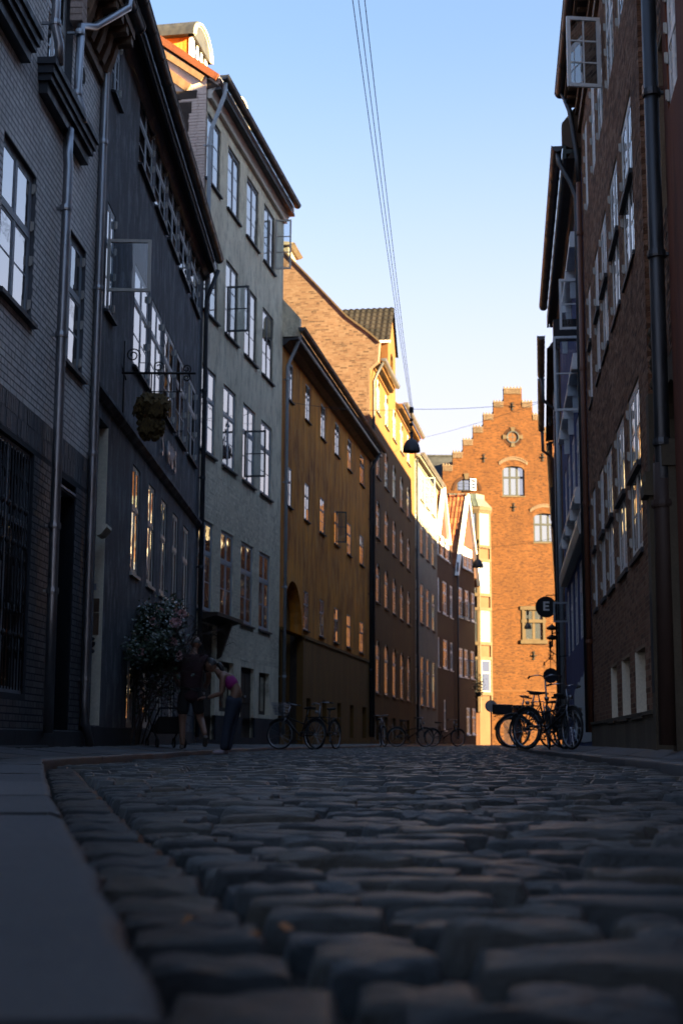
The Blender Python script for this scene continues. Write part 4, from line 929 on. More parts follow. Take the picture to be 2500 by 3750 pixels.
mb = MB(-1); mb.tube([(0, -3.9, 21.85), (8.4, -3.9, 21.85)], .1, 6); mb.build('ridge', M['lead'], ro)
# ================================================================== right side: russet brick house with tall white windows
XR = lambda y: 1.7607 + .107 * y
G1 = Facade('brick_house', 'russet brick house with tall white many-paned windows', 'house', 13.35, 25.4, XR, .107, 1)
r, s, U = G1.root, G1.s, G1.U
yq = 15.45
cx = [(16.48, 17.9), (18.45, 19.74), (20.42, 21.56), (22.05, 22.9), (23.9, 24.6)]
hs = [(U(a), U(b), c, d) for a, b in cx for c, d in ((2.48, 4.56), (6.1, 8.2), (9.62, 11.3))]
bas = [(U(a), U(b), .58, 1.33) for a, b in ((16.62, 17.76), (18.55, 19.65), (20.5, 21.48))]; near = (U(13.5), U(14.55), 5.8, 7.68); nup = (U(13.5), U(14.55), 9.3, 11)
por = (U(13.75), U(15.15), .15, 3.95, .7)
mb = MB(s); wall_mesh(mb, U(yq), G1.len, .52, 12.2, hs + bas, .16, -.003)
wall_mesh(mb, 0, U(yq), 4.2, 12.2, [near, nup], .16, -.104); mb.quad((U(yq), -.014, .5), (U(yq), -.104, .5), (U(yq), -.104, 11.6), (U(yq), -.014, 11.6))
mb.build('wall', M['rmo'], r)
mb = MB(s); wall_mesh(mb, 0, U(yq), 0, 4.2, [por], .5, -.1); mb.build('portal_wall', M['dstone'], r)
hx = hs + bas
rc = brick_rows(U(yq) + .01, G1.len - .005, .53, 12.1, hx, .228, .052, .013)
bricks(rc, M['rbr'], M['rbro'], r, s, 190, lambda q: (not (2.0 < q[2] < 9.5), q[0]), jit=.0015)
bricks(brick_rows(0.01, U(yq) - .005, 4.22, 11.55, [near, nup], .228, .052, .013), M['rbr'], M['rbr'], r, s, 0, d0=-.114, d1=-.1, name='recessed_bricks')
# the near end of the proud wall and the toothed quoins, seen end on
mb = MB(s); z = .6; k = 0; qm = {}
while z < 11.5:
    for (d0_, d1_) in ((-.1, .003), ):
        q = MB(s); q.box(-.012, .07 if k % 2 else .11, d0_ + .004, d1_, 0, .052); nm = 'k%d' % (k % 2)
        if nm not in qm: qm[nm] = q.mesh('quoin_brick', M['rbro'])
        if 1.5 < z < 9.3 and k % 1 == 0: obj('quoin_brick', qm[nm], r, (U(yq), 0, z))
        else: mb.box(U(yq) - .012, U(yq) + .1, d0_, d1_, z, z + .052)
    z += .065; k += 1
stuff(mb.build('quoin_bricks', M['rbr'], r))
bricks([(U(yq) - .42 - (i % 2) * .06, U(yq) - .3, .0 + 4.25 + i * .065, 4.302 + i * .065) for i in range(112)], M['rbr'], M['rbr'], r, s, 0, d0=-.114, d1=-.05, name='toothed_bricks')
for q in hs: window(r, s, *q, ST['r1'])
for q in (near, nup): window(r, s, *q, ST['r1'], rec=.2)
for q in bas: window(r, s, *q, ST['r1b'])
for q in bas:
    for b0, b1, dd_ in ((q[0] + .001, q[0] + .012, -.005), (q[1] - .02, q[1], .004)): mb = MB(s); mb.box(b0, b1, -.15, dd_, q[2], q[3]); mb.build('painted_reveal', M['cream'], r)
for q in hs:
    if q[3] < 9:
        zm = (q[2] + q[3]) / 2
        mb = MB(s); mb.box(q[0], q[1], -.09, .045, zm - .055, zm + .01); mb.build('dark_ledge', M['lead'], r)
        mb = MB(s); mb.box(q[0] - .05, q[1] + .05, -.16, .03, q[2] - .06, q[2]); mb.build('dark_sill', M['lead'], r)
mb = MB(s); mb.box(U(yq) - .02, G1.len, -.2, .05, 0, .53); mb.box(U(yq) - .02, G1.len, -.2, .07, .53, .57); mb.build('plinth', M['dstone'], r)
mb = MB(s); a, b = U(13.75), U(15.15)
mb.box(U(15.15), U(15.42), -.1, .06, 0, 2.86); mb.box(U(15.1), U(15.46), -.1, .12, 2.86, 3.0); mb.box(U(15.12), U(15.44), -.1, .1, 3.0, 3.12); mb.box(U(15.18), U(15.4), -.1, .04, 3.12, 4.0); mb.box(a - .3, a, -.1, .06, 0, 2.86); mb.box(a - .33, a + .05, -.1, .12, 2.86, 3.12)
mb.build('portal_surround', M['dstone'], r)
mb = MB(s); mb.box(a, b, -.52, -.47, .15, 3.95)
for k in range(6): mb.box(a + .03 + k * (b - a) / 6, a + (k + 1) * (b - a) / 6, -.47, -.45, .2, 2.7)
mb.build('portal_door', M['wood'], r)
mb = MB(s)
for k in range(60):    # carved foliage over the portal
    x, z = random.uniform(U(14.7), U(15.42)), random.uniform(3.95, 4.75); q = random.uniform(.03, .085); mb.lathe([(0, -q * 1.3), (q * .8, -q * .4), (q, 0), (q * .6, q * .8), (0, q * 1.4)], (x, -.1 + random.uniform(0, .06), z), 6)
mb.build('carved_keystone', M['dstone'], r, True)
mb = MB(s); mb.prism([(U(15.2), .75), (U(15.4), .75), (U(15.4), 1.7), (U(15.3), 1.82), (U(15.2), 1.7)], 'd', .058, .064); mb.build('niche', M['void'], r)
mb = MB(s); mb.box(0, G1.len, 0, .06, 11.6, 11.75); mb.box(0, G1.len, 0, .1, 11.95, 12.1); mb.prism([(0, 12.1), (.1, 12.1), (.14, 12.2), (.3, 12.24), (.3, 12.42), (0, 12.42)], 'u', 0, G1.len); mb.build('cornice', M['timber'], r)
for k in range(34): q = MB(s); x = .1 + k * .36; q.box(x, x + .12, .08, .26, 12.1, 12.24); q.build('rafter_end', M['timber'], r)
gutter(r, s, 0, G1.len + .1, .36, 12.45, .1, M['zincd'], 10)
downpipe(r, s, [(U(25.3), .34, 12.4), (U(25.3), .2, 12.0), (U(25.35), .08, 11.1), (U(25.37), .06, 10.6)], .05, M['zincd'])
downpipe(r, s, [(U(25.37), .06, 10.75), (U(25.37), .06, .4)], .05, M['rustp'], [(U(25.37), .06, z) for z in (9.6, 7, 4.5, 2)])
downpipe(r, s, [(U(14.0), .06, 11.7), (U(14.02), .06, .4)], .06, M['rustp'], [(U(14.02), .06, z) for z in (9, 7, 3.05)])
downpipe(r, s, [(U(13.5), .1, 11.7), (U(13.52), .1, 2.75), (U(13.54), .1, 2.7)], .075, M['zincd'], [(U(13.5), .1, z) for z in (9.1, 6.7, 5.0, 3.1)])
downpipe(r, s, [(U(13.54), .1, 2.9), (U(13.55), .1, 2.35), (U(13.55), .12, .2)], .095, M['foot'], [(U(13.55), .1, 2.5)], name='cast_iron_foot')
roof(r, s, 0, G1.len, 12.42, 6.0, R(49), M['tile'], .3); body(G1, 12.3, 12, mat='r3')
casement(r, s, U(20.38), 10.08, 11.22, .52, M['white'], PI / 2 + .2, rows=3, cols=2, fw=.055, d=.02, glass='glass')
# ------------------------------------------------------------------ oxblood house at the right edge
G0 = Facade('rendered_house', 'oxblood red rendered house at the right edge beside two downpipes', 'house', 5.0, 13.35, XR, .107, 1)
r, s, U = G0.root, G0.s, G0.U
hs = [(U(a), U(a + 1.1), c, d) for a in (6, 8.2, 10.4) for c, d in ((2.5, 4.4), (6.1, 8.0), (9.6, 11.3))] + [(U(12.35), U(13.05), c, d) for c, d in ((6.3, 7.6), (9.6, 11.3))]
mb = MB(s); wall_mesh(mb, 0, G0.len, 0, 11.9, hs, .15); mb.build('wall', M['rred'], r)
for q in hs: window(r, s, *q, ST['r1'])
mb = MB(s); mb.prism([(0, 11.6), (.3, 11.9), (.3, 12), (0, 12)], 'u', 0, G0.len); mb.build('cornice', M['rred'], r)
roof(r, s, 0, G0.len, 12, 6, R(48), M['tile'], .3); body(G0, 11.8, 12, mat='rred')

# ------------------------------------------------------------------ unseen house added behind the camera to keep sun off the near road
for (nm, lb, y0, y1, xa, m, sd, h, mt) in (('rendered_house', 'unseen red house added behind the viewer to block the sun, right row', -9, 4.98, XR, .107, 1, 12.5, 'rred'),):
    F = Facade(nm, lb, 'house', y0, y1, xa, m, sd); mb = MB(F.s); hs = [(F.U(a), F.U(a + 1.1), c, d) for a in np.arange(y0 + 2, y1 - 2, 2.6) for c, d in ((2.5, 4.3), (6, 7.8), (9.3, 11))]
    wall_mesh(mb, 0, F.len, 0, h, hs, .14); mb.build('wall', M[mt], F.root)
    for q in hs: window(F.root, F.s, *q, ST['l3t'])
    roof(F.root, F.s, 0, F.len, h, 5.5, R(46), M['tile'], .3); body(F, h - .1, 11, mat='navy2')
# ================================================================== blue house with white ledges
X2 = lambda y: 1.5575 + .115 * y
G2 = Facade('timber_house', 'deep blue timber house with white ledges and a whitewashed patch on its wall', 'house', 25.4, 36.5, X2, .115, 1)
r, s, U = G2.root, G2.s, G2.U
cx = [(26.2, 27.5), (28.2, 29.5), (30.2, 31.5), (32.3, 33.5), (34.3, 35.4)]; rws = [(5.2, 6.9), (2.3, 3.9)]
hs = [(U(a), U(b), c, d) for c, d in rws for a, b in cx]
mb = MB(s); wall_mesh(mb, 0, G2.len, 0, 11.3, hs, .1); mb.build('wall', M['blue'], r)
for q in hs: window(r, s, *q, ST['r2'])
for (z, y0, y1) in ((9.85, 26, 33), (7.45, 26, 34), (4.92, 26.2, 34.3)):
    mb = MB(s); mb.box(U(y0), U(y1), 0, .2, z - .05, z + .03); o = mb.build('ledge', M['white'], r)
    y = y0
    while y < y1 - .3: q = MB(s); q.box(U(y), U(y + .1), 0, .22, z - .28, z - .05); q.box(U(y + .02), U(y + .06), .0, .12, z - .62, z - .28); q.build('ledge_bracket', M['white'], r); y += 2.1
mb = MB(s); mb.prism([(0, 4.0), (.16, 4.02), (.2, 4.2), (.16, 4.4), (0, 4.42)], 'u', U(25.9), U(35)); mb.build('fascia_board', M['offw'], r)
for y, z0, z1 in ((26.2, 8.0, 9.0),):
    casement(r, s, U(y), z0, z1, .4, M['white'], PI / 2, rows=2)
casement(r, s, U(27.0), 6.6, 8.1, .5, M['white'], PI / 2, rows=2, cols=1); casement(r, s, U(34), 3.06, 3.55, .36, M['bluegrey'], PI / 2, rows=1)
mb = MB(s); mb.box(U(27.5), U(27.9), 0, .5, 8.25, 8.6); mb.build('lantern_box', M['black'], r)
mb = MB(s); mb.box(0, G2.len, 0, .3, 11.2, 11.28); mb.prism([(0, 10.95), (.08, 11.0), (.16, 11.2), (0, 11.2)], 'u', 0, G2.len); mb.box(0, G2.len, .28, .33, 11.1, 11.4); mb.build('boxed_eaves', M['copper'], r)
gutter(r, s, .1, G2.len - .9, .44, 11.4, .1, M['zincd'], 13)
downpipe(r, s, [(U(25.6), .42, 11.3), (U(25.6), .4, 11.1), (U(25.6), .2, 10.7), (U(25.55), .1, 10.4), (U(25.55), .1, .4)], .05, M['zincd'])
roof(r, s, 0, G2.len, 11.4, 6.5, R(52), M['tile'], .3); body(G2, 11.2, 13, mat='r3')
mb = MB(s); mb.prism([(.2, 11.3), (.35, 11.4), (.35, 11.8), (-.3, 12.6), (-1, 13.4), (-1, 11.3)], 'u', -.02, .2); mb.build('fire_wall', M['gabm'], r)
pp = [(25.25, .25), (25.3, 1.3), (25.6, 1.42), (26.2, 1.55), (26.6, 1.72), (27.1, 1.75), (27.6, 1.62), (28.2, 1.60), (28.7, 1.52), (29.3, 1.55), (30.0, 1.45), (30.6, 1.5), (31.2, 1.38), (31.8, 1.4), (32.4, 1.3), (32.4, .3), (29, .22)]
mb = MB(s); mb.prism([(U(y) + (.2 if y < 25.4 else 0), z) for y, z in pp], 'd', .001, .008); mb.build('paint_patch', M['patch'], r)

# ================================================================== the old brick houses beyond, seen almost edge on
def far_house(nm, label, y0, y1, x_at, m, top, pitch, depth, mat, gut=True):
    F = Facade(nm, label, 'house', y0, y1, x_at, m, 1); r, s, U = F.root, F.s, F.U
    n = max(2, int((y1 - y0) / 2.3)); cols = [(y0 + (i + .25) * (y1 - y0) / n, y0 + (i + .25) * (y1 - y0) / n + 1.1) for i in range(n)]
    hs = [(U(a), U(b), c, d) for a, b in cols for c, d in ((.9, 2.4), (3.6, 5.2), (6.2, 7.9), (8.6, 9.9)) if d < top - .3]
    mb = MB(s); wall_mesh(mb, 0, F.len, 0, top, hs, .12); mb.build('wall', M[mat], r)
    for q in hs: window(r, s, *q, ST['l6'])
    mb = MB(s); mb.prism([(0, top - .3), (.1, top - .25), (.2, top), (0, top)], 'u', 0, F.len); mb.build('cornice', M['timber'], r)
    gutter(r, s, .05, F.len - .3, .5, top + .1, .1, M['zincd'], 8)
    downpipe(r, s, [(U(y1 - .5), .48, top), (U(y1 - .5), .46, top - .7), (U(y1 - .5), .1, top - 1.0), (U(y1 - .5), .1, .3)], .055, M['lead'])
    downpipe(r, s, [(.25, .1, top - .2), (.25, .1, .3)], .06, M['bluegrey'])
    roof(r, s, 0, F.len, top + .08, depth, pitch, M['tile'], .4); body(F, top - .1, 2 * depth, mat='r3'); return F
X3 = lambda y: .66 + .14 * y
G3 = far_house('brick_house', 'narrow old brick house next to the blue house', 36.5, 41.0, X3, .14, 10.8, R(47), 5, 'r3')
r, s, U = G3.root, G3.s, G3.U
bricks([(0.0 + (i % 2) * .0, .17, 4.5 + i * .075, 4.565 + i * .075) for i in range(84)], M['rbr'], M['rbr'], r, s, 0, d0=-.2, d1=.012, name='corner_bricks')
mb = MB(s)
for k in range(5): mb.box(.2 + k * .9, .34 + k * .9, 0, .05, 4, 10.6)
mb.box(0, G3.len, 0, .06, 7.9, 8.1); mb.box(0, G3.len, 0, .06, 5.3, 5.5); mb.build('timber_frame', M['timber'], r)
G4 = far_house('brick_house', 'old brown brick house with a dark gutter, middle of the far right row', 41.0, 48.3, lambda y: .66 + .14 * y, .14, 10.8, R(47), 5, 'r3')
U = G4.U
for y, z in ((42.3, 10.0), (45.5, 9.9)):
    mb = MB(1); mb.box(U(y), U(y + .14), 0, .3, z, z + .04); mb.box(U(y + .02), U(y + .12), .22, .3, z - .25, z)
    mb.build('wall_bracket', M['black'], G4.root)
G5 = far_house('brick_house', 'brown house in shade beyond the middle of the far right row', 48.3, 66, lambda y: .2 + .155 * y, .155, 10.4, R(50), 5.4, 'r3')
G6 = far_house('brick_house', 'last brown house in shade at the far end of the right row', 66, 89.6, lambda y: .2 + .155 * y, .155, 10.2, R(47), 4.4, 'r3')
mb = MB(1); U = G5.U
mb.box(U(52), U(52.5), .05, .5, 8.1, 9.6); mb.tube([(U(52.2), .4, 8.1), (U(52.2), .4, 6.7), (U(52.2), .05, 6.4)], .05, 6); mb.build('rainwater_hopper', M['black'], G5.root)

# ================================================================== street: road, kerbs, pavements
def lerp_poly(pts):
    ys = np.array([p[1] for p in pts]); xs = np.array([p[0] for p in pts]); return lambda y: np.interp(y, ys, xs)
KL = [(.22, -.6), (-.08, .77), (-.34, 1.98), (-.75, 3.8), (-1.30, 6.4), (-2.0, 9.75), (-2.26, 11.0), (-2.3, 11.6), (-2.2, 17), (-2.1, 24), (-1.95, 29), (-1.5, 34), (-.7, 40), (.4, 47), (1.9, 56), (3.2, 64), (4.4, 71), (5.9, 79), (7.4, 86), (8.5, 90)]
KR = [(1.55, -.6), (1.75, 3), (2.36, 10), (3.2, 21), (3.75, 28), (4.35, 34), (4.9, 40), (5.9, 48), (7.2, 57), (8.8, 67), (10.4, 77), (11.6, 85), (12.5, 91)]
kl, kr = lerp_poly(KL), lerp_poly(KR)
def ground_z(x, y):
    a, b = kl(y), kr(y); c = (a + b) / 2; w = np.maximum(.5, (b - a) / 2); cr = .035 * np.clip((y - 3) / 10, 0, 1) * (1 - np.clip(np.abs(x - c) / w, 0, 1) ** 2)
    return cr + .007 * np.sin(x * 3.1 + y * 1.7) + .006 * np.sin(x * 1.3 - y * 2.3 + 1) + .004 * np.sin(5.1 * x + 3.7 * y)
# ground sheet to the horizon
mb = MB(1); mb.add([(-400, -100, -.12), (500, -100, -.12), (500, 900, -.12), (-400, 900, -.12)], [(0, 1, 2, 3)]); structure(mb.build('ground', M['grit']))
# road base: dirt between the setts
ys = np.concatenate([np.arange(-.5, 12, .4), np.arange(12, 92, 2)]); V = []; Fq = []
for y in ys:
    for t in np.linspace(-.05, 1.05, 9):
        x = kl(y) + (kr(y) - kl(y)) * t; V.append((x, y, float(ground_z(x, y)) - .042))
for i in range(len(ys) - 1):
    for j in range(8): Fq.append((i * 9 + j, i * 9 + j + 1, (i + 1) * 9 + j + 1, (i + 1) * 9 + j))
ROAD = structure(obj('road', np_mesh('road', np.array(V), np.array(Fq), M['grit'])))
# setts: rows across the street
def sett_shape(nx, ny):
    gx, gy = np.linspace(-.5, .5, nx), np.linspace(-.5, .5, ny); P = np.zeros((ny, nx, 3))
    for j, y in enumerate(gy):
        for i, x in enumerate(gx):
            ex = max(0, abs(x) - .41) / .09; ey = max(0, abs(y) - .30) / .20
            rr = min(1., math.hypot(ex, ey)); P[j, i] = (x * (1 - .05 * ey * ey), y * (1 - .04 * ex * ex), -.16 * rr - .9 * rr ** 4 - .06 * (abs(x) * 2) ** 2 - .12 * (abs(y) * 2) ** 2)
    return P.reshape(-1, 3), np.array([(j * nx + i, j * nx + i + 1, (j + 1) * nx + i + 1, (j + 1) * nx + i) for j in range(ny - 1) for i in range(nx - 1)])
setts = []; y = .45; row = 0
while y < 90:
    dy = .128 * random.uniform(.8, 1.22); a, b = float(kl(y)), float(kr(y)); gw = .17 + .05 * min(1, y / 9); a += gw + .03 if y < 11.0 else .03; x = a - random.uniform(0, .12)
    ph, am = random.uniform(0, 6), random.uniform(.006, .02)
    while x < b - .05:
        w = random.uniform(.16, .34); x1 = min(x + w, b)
        if x1 - x > .06 and not (y > 40 and random.random() < -1):
            xc = (max(x, a) + x1) / 2; ww = x1 - max(x, a)
            if ww > .05 and abs(xc) < .30 * y + 1.2: setts.append((xc, y + am * math.sin(x * 2.2 + ph) + random.uniform(-.006, .006), ww - random.uniform(.010, .024), dy - random.uniform(.010, .024), random.uniform(-.014, .014), random.uniform(-.06, .05), random.uniform(-.035, .035), random.uniform(-.035, .035)))
        x = x1
    y += dy; row += 1
    if y > 45: y += dy * .0
A = np.array(setts)
vis = np.abs(A[:, 0]) < .25 * A[:, 1] + .12
order = np.argsort(np.where(vis, A[:, 1], 1e3 + A[:, 1])); one, rest = A[order[:300]], A[order[300:]]
def sett_mesh_one(seed):
    P, Fq = sett_shape(15, 10); rg = np.random.default_rng(seed); P = P.copy(); H = .042
    lump = sum(rg.uniform(-.1, .1) * np.sin(P[:, 0] * rg.uniform(4, 13) + P[:, 1] * rg.uniform(4, 13) + rg.uniform(0, 6)) for _ in range(7))
    P[:, 2] = P[:, 2] * H + lump * .02; P[:, 0] += .02 * np.sin(P[:, 1] * rg.uniform(2, 5) + rg.uniform(0, 6)); P[:, 1] += .03 * np.sin(P[:, 0] * rg.uniform(2, 5) + rg.uniform(0, 6)) * 1
    return np_mesh('sett', P, Fq, M['cobo'], None, True)
sm = [sett_mesh_one(i) for i in range(14)]
for i, q in enumerate(one):
    o = obj('sett', random.choice(sm), ROAD, (q[0], q[1], float(ground_z(q[0], q[1])) + q[4]), (q[5], q[6], q[7])); o.scale = (q[2] * random.choice((1, -1)), q[3], 1)
def setts_joined(A, nx, ny, name, parent, H=.042):
    P, Fq = sett_shape(nx, ny); n = len(A); k = len(P)
    c, s_ = np.cos(A[:, 7]), np.sin(A[:, 7]); px = P[None, :, 0] * A[:, 2, None]; py = P[None, :, 1] * A[:, 3, None]
    X_ = A[:, 0, None] + px * c[:, None] - py * s_[:, None]; Y_ = A[:, 1, None] + px * s_[:, None] + py * c[:, None]
    Z_ = (ground_z(A[:, 0], A[:, 1]) + A[:, 4])[:, None] + P[None, :, 2] * H - px * A[:, 6, None] + py * A[:, 5, None] + .003 * np.sin(X_ * 37 + A[:, 1, None] * 9) * np.sin(Y_ * 41)
    V = np.stack([X_, Y_, Z_], -1).reshape(-1, 3); Fa = (Fq[None] + (np.arange(n) * k)[:, None, None]).reshape(-1, 4)
    return stuff(obj(name, np_mesh(name, V, Fa, M['cob'], np.repeat(RNG.random(n), len(Fq)), True), parent))
nr_ = rest[:, 1] < 14
setts_joined(rest[nr_], 9, 6, 'setts', ROAD); setts_joined(rest[~nr_ & (rest[:, 1] < 60)], 6, 4, 'far_setts', ROAD)
fr_ = rest[rest[:, 1] >= 60]; setts_joined(fr_, 4, 3, 'farthest_setts', ROAD)
# the channel of larger flat setts along the near kerb
y = .4; k = 0
while y < 11:
    dy = random.uniform(.15, .24); x = float(kl(y)); gw = .17 + .05 * min(1, y / 9); ang = math.atan2(float(kl(y + .5) - kl(y)), .5)
    if k < 60: o = obj('channel_sett', sm[k % 14], ROAD, (x + gw / 2 + .02, y, .006 + random.uniform(-.006, .006)), (random.uniform(-.02, .02), random.uniform(-.03, .03), -ang * .3)); o.scale = (gw - .022, dy - .022, .8)
    y += dy; k += 1
# kerbs of long granite stones, pavements behind
def kerb(pts, side, zt, w, y_end, label_seed):
    f = lerp_poly(pts); root = bpy.data.objects.new('kerb', None); COL.objects.link(root); structure(root); y = pts[0][1]
    # follow the polyline by arc length
    P = [Vector((p[0], p[1])) for p in pts]; segs = []; rnd = random.Random(label_seed)
    for p, q in zip(P, P[1:]):
        L_ = (q - p).length; n = max(1, round(L_ / 1.15)); segs += [(p.lerp(q, i / n), p.lerp(q, (i + 1) / n)) for i in range(n)]
    for (p, q) in segs:
        if p.y > y_end: break
        t = (q - p).normalized(); nrm = Vector((-t.y, t.x)) * side; L_ = (q - p).length - .008; dz = rnd.uniform(-.003, .004)
        nseg = 12 if p.y < 8 else 5; V = []; Fq = []
        prof = [(-.002, -.12), (.0, .0), (.003, zt - .016), (.010, zt - .005), (.024, zt), (w * .5, zt + .002), (w, zt + .004), (w + .004, -.1)]
        for i in range(nseg + 1):
            for (a, z) in prof:
                wob = .004 * math.sin(i * 1.7 + p.y * 3) + rnd.uniform(-.0025, .0025); b = p + t * (.004 + L_ * i / nseg) + nrm * (a + (wob if a < .03 else 0)); V.append((b.x, b.y, z + dz + (rnd.uniform(-.002, .002) if z > 0.01 else 0)))
        m_ = len(prof)
        for i in range(nseg):
            for j in range(m_ - 1): Fq.append((i * m_ + j, i * m_ + j + 1, (i + 1) * m_ + j + 1, (i + 1) * m_ + j))
        me = np_mesh('kerb_stone', np.array(V), np.array(Fq), M['kerb'], None, True); obj('kerb_stone', me, root)
        mb = MB(1)
    return root
KWL = .34
kerb(KL, 1, .075, KWL, 88, 3); kerb(KR, -1, .078, .3, 88, 4)
wl_ = lerp_poly([(-4.330 + .05 * y, y) for y in (-1, 18.7)] + [(-3.6547 + .015 * y, y) for y in (18.8, 31.3)] + [(-8.8021 + .179 * y, y) for y in (31.5, 39.5)] + [(-8.327 + .167 * y, y) for y in (39.7, 56.5)] + [(-8.1 + .163 * y, y) for y in (57, 73)] + [(-9.7 + .185 * y, y) for y in (73.1, 82.8)] + [(-14.26 + .24 * y, y) for y in (83, 88.3)])
wr_ = lerp_poly([(XR(y), y) for y in (-1, 25.4)] + [(X2(y), y) for y in (25.5, 36.4)] + [(X3(y), y) for y in (36.6, 48)] + [(.2 + .155 * y, y) for y in (49, 91)])
def pavement(kf, wf, side, z0, z1, kw, y_end, flag_to):
    root = None; ys = np.concatenate([np.arange(-.6, 12, .6), np.arange(12, y_end, 2)]); V = []; Fq = []; n = 5
    for y in ys:
        a, b = float(kf(y)) - side * kw * 1.0, float(wf(y)) - side * .3
        for t in np.linspace(0, 1, n): V.append((a + (b - a) * t, y, z0 + (z1 - z0) * t - .012))
    for i in range(len(ys) - 1):
        for j in range(n - 1): Fq.append((i * n + j, i * n + j + 1, (i + 1) * n + j + 1, (i + 1) * n + j))
    root = structure(obj('pavement', np_mesh('pavement', np.array(V), np.array(Fq), M['grit'])))
    # big flags next to the kerb, then small setts up to the wall
    y = -.4; k = 0
    while y < flag_to:
        L_ = random.uniform(.7, 1.1); a, b = float(kf(y + L_ / 2)) - side * (kw + .012), float(wf(y + L_ / 2)); sl_ = float(kf(y + L_) - kf(y)) / L_; wd = abs(b - a); nf = 1 if wd < 1.0 else 2 if wd < 2.0 else 3
        for q in range(nf):
            x0, x1 = a - side * q * .62, a - side * min(q * .62 + .605, wd - .05)
            if abs(x1 - x0) < .1: continue
            f = lambda x: z0 + (z1 - z0) * min(1, abs(x - a) / max(.2, wd)); mb = MB(1); g = .006; zz = random.uniform(-.003, .004)
            pts = [(x0, y + g, -.1), (x1, y + g, -.1), (x1 + sl_ * L_, y + L_ - g, -.1), (x0 + sl_ * L_, y + L_ - g, -.1)]
            mb.hexa(pts + [(p[0], p[1], f(x0 if i in (0, 3) else x1) + zz) for i, p in enumerate(pts)]); bevel(mb.build('flagstone', M['flag'], root), .008, 2); k += 1
        y += L_
    small = []; y = -.3
    while y < min(62, y_end):
        a, b = float(kf(y)) - side * (kw + (.64 if y < flag_to else .02)), float(wf(y)) - side * .02; x = min(a, b); xe = max(a, b)
        if side < 0: pass
        while x < xe - .04:
            w = random.uniform(.09, .13); t = abs(x + w / 2 - (float(kf(y)) - side * kw)) / max(.2, abs(float(wf(y)) - float(kf(y)))); small.append((x + w / 2, y, w - .012, .10, 0, 0, 0, random.uniform(-.08, .08), z0 + (z1 - z0) * min(1, t) + random.uniform(-.004, .006))); x += w
        y += .112
    A = np.array(small); P, Fp = sett_shape(4, 4); n = len(A); k = len(P)
    V = np.stack([A[:, 0, None] + P[None, :, 0] * A[:, 2, None], A[:, 1, None] + P[None, :, 1] * A[:, 3, None], A[:, 8, None] + P[None, :, 2] * .02], -1).reshape(-1, 3)
    stuff(obj('paving_setts', np_mesh('paving_setts', V, (Fp[None] + (np.arange(n) * k)[:, None, None]).reshape(-1, 4), M['cob'], np.repeat(RNG.random(n), len(Fp)), True), root)); return root
pavement(kl, wl_, 1, .079, .165, KWL, 92, 34); pavement(kr, wr_, -1, .082, .17, .3, 91, 34)
def pave_z(x, y):
    if x < kl(y): return .079 + .086 * min(1, max(0, (float(kl(y)) - KWL - x) / max(.2, float(kl(y) - wl_(y)))))
    if x > kr(y): return .082 + .088 * min(1, max(0, (x - float(kr(y)) - .3) / max(.2, float(wr_(y) - kr(y)))))
    return float(ground_z(x, y))
# ================================================================== people
def skin(name, pts, edges, mat, parent, root=0, sub=2, smooth=True):
    """pts: list of ((x,y,z), r or (rx,ry)); a skin surface grown along the edges"""
    me = bpy.data.meshes.new(name); me.from_pydata([p for p, _ in pts], edges, []); me.materials.append(mat)
    o = obj(name, me, parent); md = o.modifiers.new('skin', 'SKIN'); md.use_smooth_shade = True
    if not me.skin_vertices: bpy.context.view_layer.update()
    for i, (_, q) in enumerate(pts):
        v = me.skin_vertices[0].data[i]; v.radius = q if isinstance(q, tuple) else (q, q); v.use_root = (i == root)
    sb = o.modifiers.new('sub', 'SUBSURF'); sb.levels = sub; sb.render_levels = sub; return o
for n_, c, rg in (('skin_tan', (.24, .13, .085), .5), ('shirt_maroon', (.035, .012, .016), .85), ('shorts_dark', (.018, .018, .02), .85), ('denim', (.03, .04, .065), .85), ('top_magenta', (.26, .012, .16), .7), ('hair_dark', (.012, .009, .008), .45), ('hair_grey', (.10, .09, .08), .6), ('shoe_grey', (.13, .11, .10), .7), ('shoe_white', (.30, .26, .30), .6), ('petal', (.72, .46, .47), .6)):
    M[n_] = new_mat(n_, c, rg); h = noise(M[n_], 30, (1, 1, 1), 4, .6, 'Object'); bump(M[n_], h, .25, .01)
def hand(P, mat, wrist, dirv, palm, curl=.5, size=1.):
    """palm and five fingers reaching from the wrist along dirv; palm = palm normal"""
    d = Vector(dirv).normalized(); n = Vector(palm).normalized(); sd = d.cross(n).normalized(); w = Vector(wrist)
    pts = [(tuple(w), .024 * size), (tuple(w + d * .045 * size), (.036 * size, .016 * size)), (tuple(w + d * .085 * size), (.036 * size, .014 * size))]; ed = [(0, 1), (1, 2)]
    o = skin('hand', pts, ed, mat, P, 0, 1)
    for k, (off, ln) in enumerate(((-.03, .06), (-.01, .072), (.011, .068), (.03, .052))):
        b = w + d * .08 * size + sd * off * size; p = [b]; a = curl * .3
        for j in range(3): a += curl * .45; p.append(p[-1] + (d * math.cos(a) + n * math.sin(a)) * ln * size / 2.6)
        skin('finger', [(tuple(q), .0085 * size) for q in p], [(0, 1), (1, 2), (2, 3)], mat, P, 0, 1)
    b = w + d * .03 * size + sd * -.03 * size; skin('thumb', [(tuple(b), .011 * size), (tuple(b + (d * .6 - sd * .7 + n * .3) * .035 * size), .010 * size), (tuple(b + (d * 1.1 - sd * .7 + n * .6) * .055 * size), .008 * size)], [(0, 1), (1, 2)], mat, P, 0, 1)
